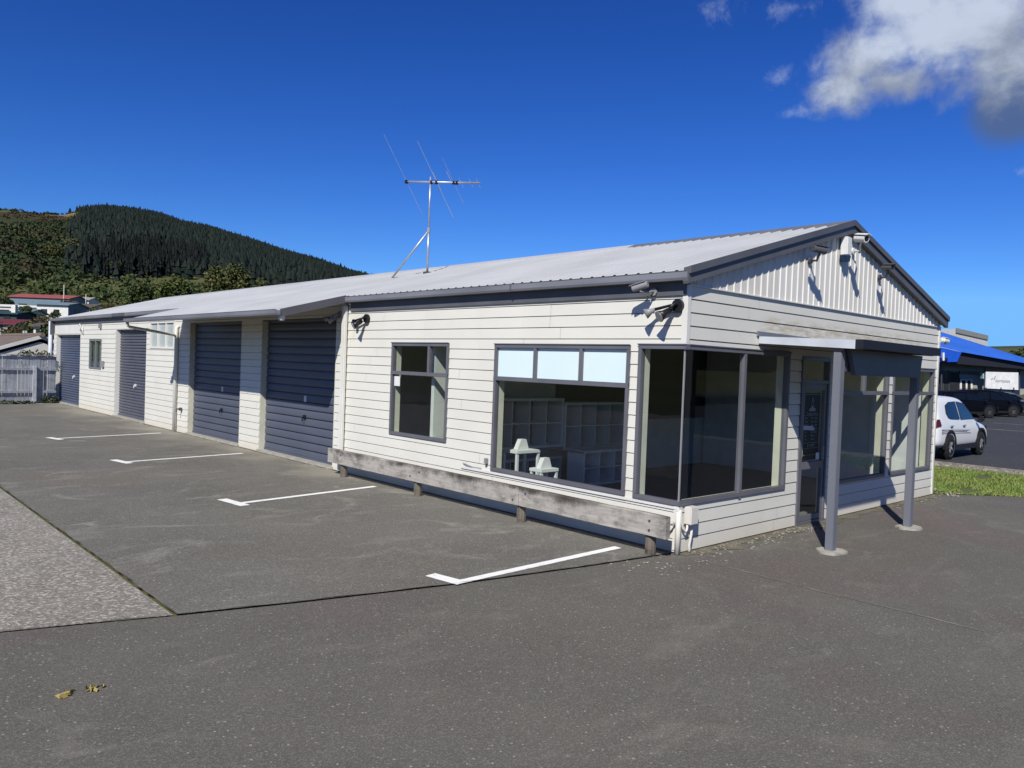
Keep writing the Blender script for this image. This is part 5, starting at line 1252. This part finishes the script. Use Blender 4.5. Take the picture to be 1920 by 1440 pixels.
    T(MB().box(2.05 * k, 2.30 * k, -.74, .74, .26, .42)).build('front_bumper', 'black', o, bevel=.04)
    if suv: 
        for s_ in (1, -1): T(MB().tube([(-1.5 * k, s_ * .60, zc(1.68)), (-1.3 * k, s_ * .60, zc(1.74)), (.0, s_ * .60, zc(1.745)), (.2 * k, s_ * .60, zc(1.66))], .018, 6)).build('roof_rail', 'black', o)
    return o
car('white_suv', 'white suv with black wheel arches and grey side stripes beside the lawn', (17.38, 3.10, -.02), 0, 'carwhite', detail=True, L=4.5, Hs=1.10, suv=False)
SB_ = lambda px, D, z=0: (lambda p: (p.x, p.y, -.02))(at(px, 700, D))
u_ang = math.atan2(_r.y, _r.x)
for (px, D, paint, hs, dr, lab) in ((1804, 49, 'carblack', .92, .10, 'nearest black suv under the blue canopy'), (1851, 52, 'carblack', 1.08, .0, 'black suv with a roof rack, second in the dark row'), (1871, 55, 'carnavy', .95, .05, 'dark navy hatchback third in the row'), (1887, 57.6, 'cargrey', .85, .0, 'grey car farthest in the row by the white board')):
    car('parked_car', lab, SB_(px, D), u_ang + dr + .18, paint, suv=hs > 1, Hs=hs, group='dark cars parked under the blue canopy', L=4.5)

# service building with blue canopy: local frame u (to the right), w (away), z
def service():
    D0 = 60.; O = at(1840, 700, D0); ang = u_ang + .05
    U = Vector((math.cos(ang), math.sin(ang), 0)); Wv = Vector((-U.y, U.x, 0))
    def q(px, py, w=0.):          # where the sight line of a photograph point meets the plane w metres behind the canopy front
        s_ = sight(px, py); o0 = Vector((O.x, O.y, 0)) + Wv * w
        t = (o0 - CAM).dot(Wv) / s_.dot(Wv); return CAM + s_ * t
    b = empty('service_building', (O.x, O.y, 0), 'service building with a blue sheet canopy roof over parked cars', 'building')
    th = (-Wv * -.12)
    MB().prism([q(1803, 660), q(1945, 685), q(1945, 680, 4), q(1750, 619, 6.5)], (0, 0, .06)).build('canopy_roof', 'blue', b); MB().prism([q(1803, 660), q(1750, 619, 6.5), q(1742, 645, 0)], (0, 0, .06)).build('canopy_roof', 'blue', b)
    MB().prism([q(1742, 646), q(1803, 660.5), q(1795, 678.5), q(1742, 679)], tuple(Wv * .15)).build('canopy_fascia', 'blue_shaded', b)
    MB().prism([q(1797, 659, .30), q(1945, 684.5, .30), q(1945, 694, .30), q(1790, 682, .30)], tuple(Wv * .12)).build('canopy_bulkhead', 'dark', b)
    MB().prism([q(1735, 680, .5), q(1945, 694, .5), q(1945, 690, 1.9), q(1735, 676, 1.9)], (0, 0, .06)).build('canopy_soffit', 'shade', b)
    MB().prism([q(1725, 676, 1.9), q(1945, 690, 1.9), q(1945, 735, 1.9), q(1725, 775, 1.9)], tuple(Wv * .2)).build('wall', 'wallgrey', b)
    MB().prism([q(1725, 692, 1.8), q(1799, 697, 1.8), q(1799, 760, 1.8), q(1725, 760, 1.8)], tuple(Wv * .08)).build('dark_glazing', 'winglass', b)
    for x in (1768, 1779): MB().prism([q(x, 694, 1.75), q(x + 1.2, 694, 1.75), q(x + 1.2, 760, 1.75), q(x, 760, 1.75)], tuple(Wv * .05)).build('glazing_bar', 'steel', b)
    f = MB()
    for a_, b_, c_, d_ in ((1800.5, 711, 1823.5, 713), (1800.5, 711, 1803.5, 760), (1811, 711, 1814, 760), (1820.5, 711, 1823.5, 760)): f.prism([q(a_, b_, 1.8), q(c_, b_, 1.8), q(c_, d_, 1.8), q(a_, d_, 1.8)], tuple(Wv * .1))
    fr = f.build('double_door', 'housewhite', b); MB().prism([q(1803, 713, 1.85), q(1821, 713, 1.85), q(1821, 760, 1.85), q(1803, 760, 1.85)], tuple(Wv * .04)).build('pane', 'winglass', fr)
    MB().prism([q(1796, 684, 1.5), q(1945, 697, 1.5), q(1945, 693, 1.5), q(1796, 681, 1.5)], tuple(Wv * .3)).build('header_beam', 'wallgrey', b)
    MB().prism([q(1800, 700, 1.7), q(1845, 703, 1.7), q(1845, 697, 1.7), q(1800, 695.5, 1.7)], tuple(Wv * .1)).build('door_header', 'steel', b)
    for x, w in ((1846.5, .8), (1911, .8), (1765, 1.0)): MB().prism([q(x, 682, w), q(x + 1.6, 682, w), q(x + 1.6, 772, w), q(x, 772, w)], tuple(Wv * .15)).build('post', 'steel', b)
    MB().prism([q(1843, 699, .9), q(1851, 699, .9), q(1851, 710, .9), q(1843, 710, .9)], tuple(Wv * .3)).build('teal_box', pm('pale_teal', (.35, .58, .56), .5), b)
    MB().prism([q(1768, 676, -.2), q(1771, 676, -.2), q(1771, 661, -.2), q(1768, 661, -.2)], tuple(Wv * .18)).build('lamp_unit', 'white', b)
    MB().prism([q(1764, 676.5, -.1), q(1777, 676.5, -.1), q(1777, 671, -.1), q(1764, 671, -.1)], tuple(Wv * .09)).build('lamp_bracket', 'black', b)
    # white board standing on a dark panel fence
    s = empty('white_sign_board', q(1880, 770, -.6), 'large white board with a small grey emblem above the dark cars', 'sign')
    MB().prism([q(1849, 697, -.6), q(1909.5, 698.5, -.6), q(1909.5, 731, -.6), q(1847.5, 728, -.6)], tuple(Wv * .08)).build('board', 'sunwhite', s)
    g = pm('pale_grey_lettering', (.34, .35, .36), .6)
    MB().prism([q(1863.5, 711, -.64), q(1865.2, 711, -.64), q(1867.8, 704.8, -.64), q(1866.2, 704.8, -.64)], tuple(Wv * .02)).build('emblem', g, s)
    MB().prism([q(1858, 712, -.64), q(1859.5, 712, -.64), q(1862.5, 709, -.64), q(1860.5, 709, -.64)], tuple(Wv * .02)).build('emblem', g, s)
    p = q(1866.5, 715.5, -.65)
    text('compass', 'lettering', pm('faint_lettering', (.52, .53, .55), .6), s, p, .34, (R(90), 0, ang), 'LEFT', .004)
    for x in (1849, 1877, 1901): MB().prism([q(x - 1, 733, -.62), q(x + 1, 733, -.62), q(x + 1, 726.5, -.62), q(x - 1, 726.5, -.62)], tuple(Wv * .2)).build('board_clip', 'black', s)
    MB().prism([q(1846, 728, -.5), q(1911, 731.5, -.5), q(1911, 770, -.5), q(1846, 772, -.5)], tuple(Wv * .12)).build('panel_base', pm('dark_blue_panel', (.014, .03, .055), .5), s)
    # cream shed behind
    c = empty('cream_shed', q(1800, 700, 30), 'tall cream warehouse with a flat grey roof edge behind the blue canopy', 'building')
    e1, e2, e3 = q(1735, 619.5, 34), q(1792, 616.5, 30), q(1852, 630.5, 36)
    for nm, mt, A_, B_ in (('white_wall', 'housewhite', e1, e2), ('wall', 'housecream', e2, e3)):
        MB().prism([(A_.x, A_.y, 0), (B_.x, B_.y, 0), tuple(B_ - Vector((0, 0, .0))), tuple(A_)], tuple(Wv * .3)).build(nm, mt, c)
    MB().prism([e2 + Vector((0, 0, -.45)) - Wv * .12, e3 + Vector((0, 0, -.45)) - Wv * .12, e3 + Vector((0, 0, .1)) - Wv * .12, e2 + Vector((0, 0, .1)) - Wv * .12], tuple(Wv * .1)).build('roof_edge', 'wallgrey', c)
service()

# ---------------------------------------------------------------- far side of the street, mirrored in the shop windows
sheet('street', 'asph_road', [(-60, -24), (60, -24), (60, -33), (-60, -33)], -.02)
mb = MB()
for i in range(3): mb.box(-6 + i * 9, -1 + i * 9, -12.05, -11.93, -.012, -.010)
struct(mb.build('bay_line', 'paint', recalc=False))
for i, (x, y, h) in enumerate(((9, -40, 8), (18, -37, 6.5), (30, -42, 9), (-4, -39, 7), (45, -36, 8))):
    tree('street_tree', 'round green tree %s across the street behind the viewer' % ('nearest', 'lowest', 'tallest', 'leftmost', 'farthest')[i], (x, y, -.05), h, lobes_for(h * .42, h * .3, h, 10, 40 + i), 'leaf_green', 1500, .35, 'trees across the street')
for i, (x, y) in enumerate(((24, -36), (0, -46), (40, -48))):
    gable_house('street_house', ('cream', 'white', 'pale')[i] + ' house across the street behind the viewer', (x, y), .1 * i, 8, 13, 0, 2.6, 4.4, ('brownroof', 'redroof', 'greenroof')[i], 'housecream', group='houses across the street', windows=[('f', -2, .9, 1.6, 1.1), ('f', 2, .9, 1.6, 1.1)])
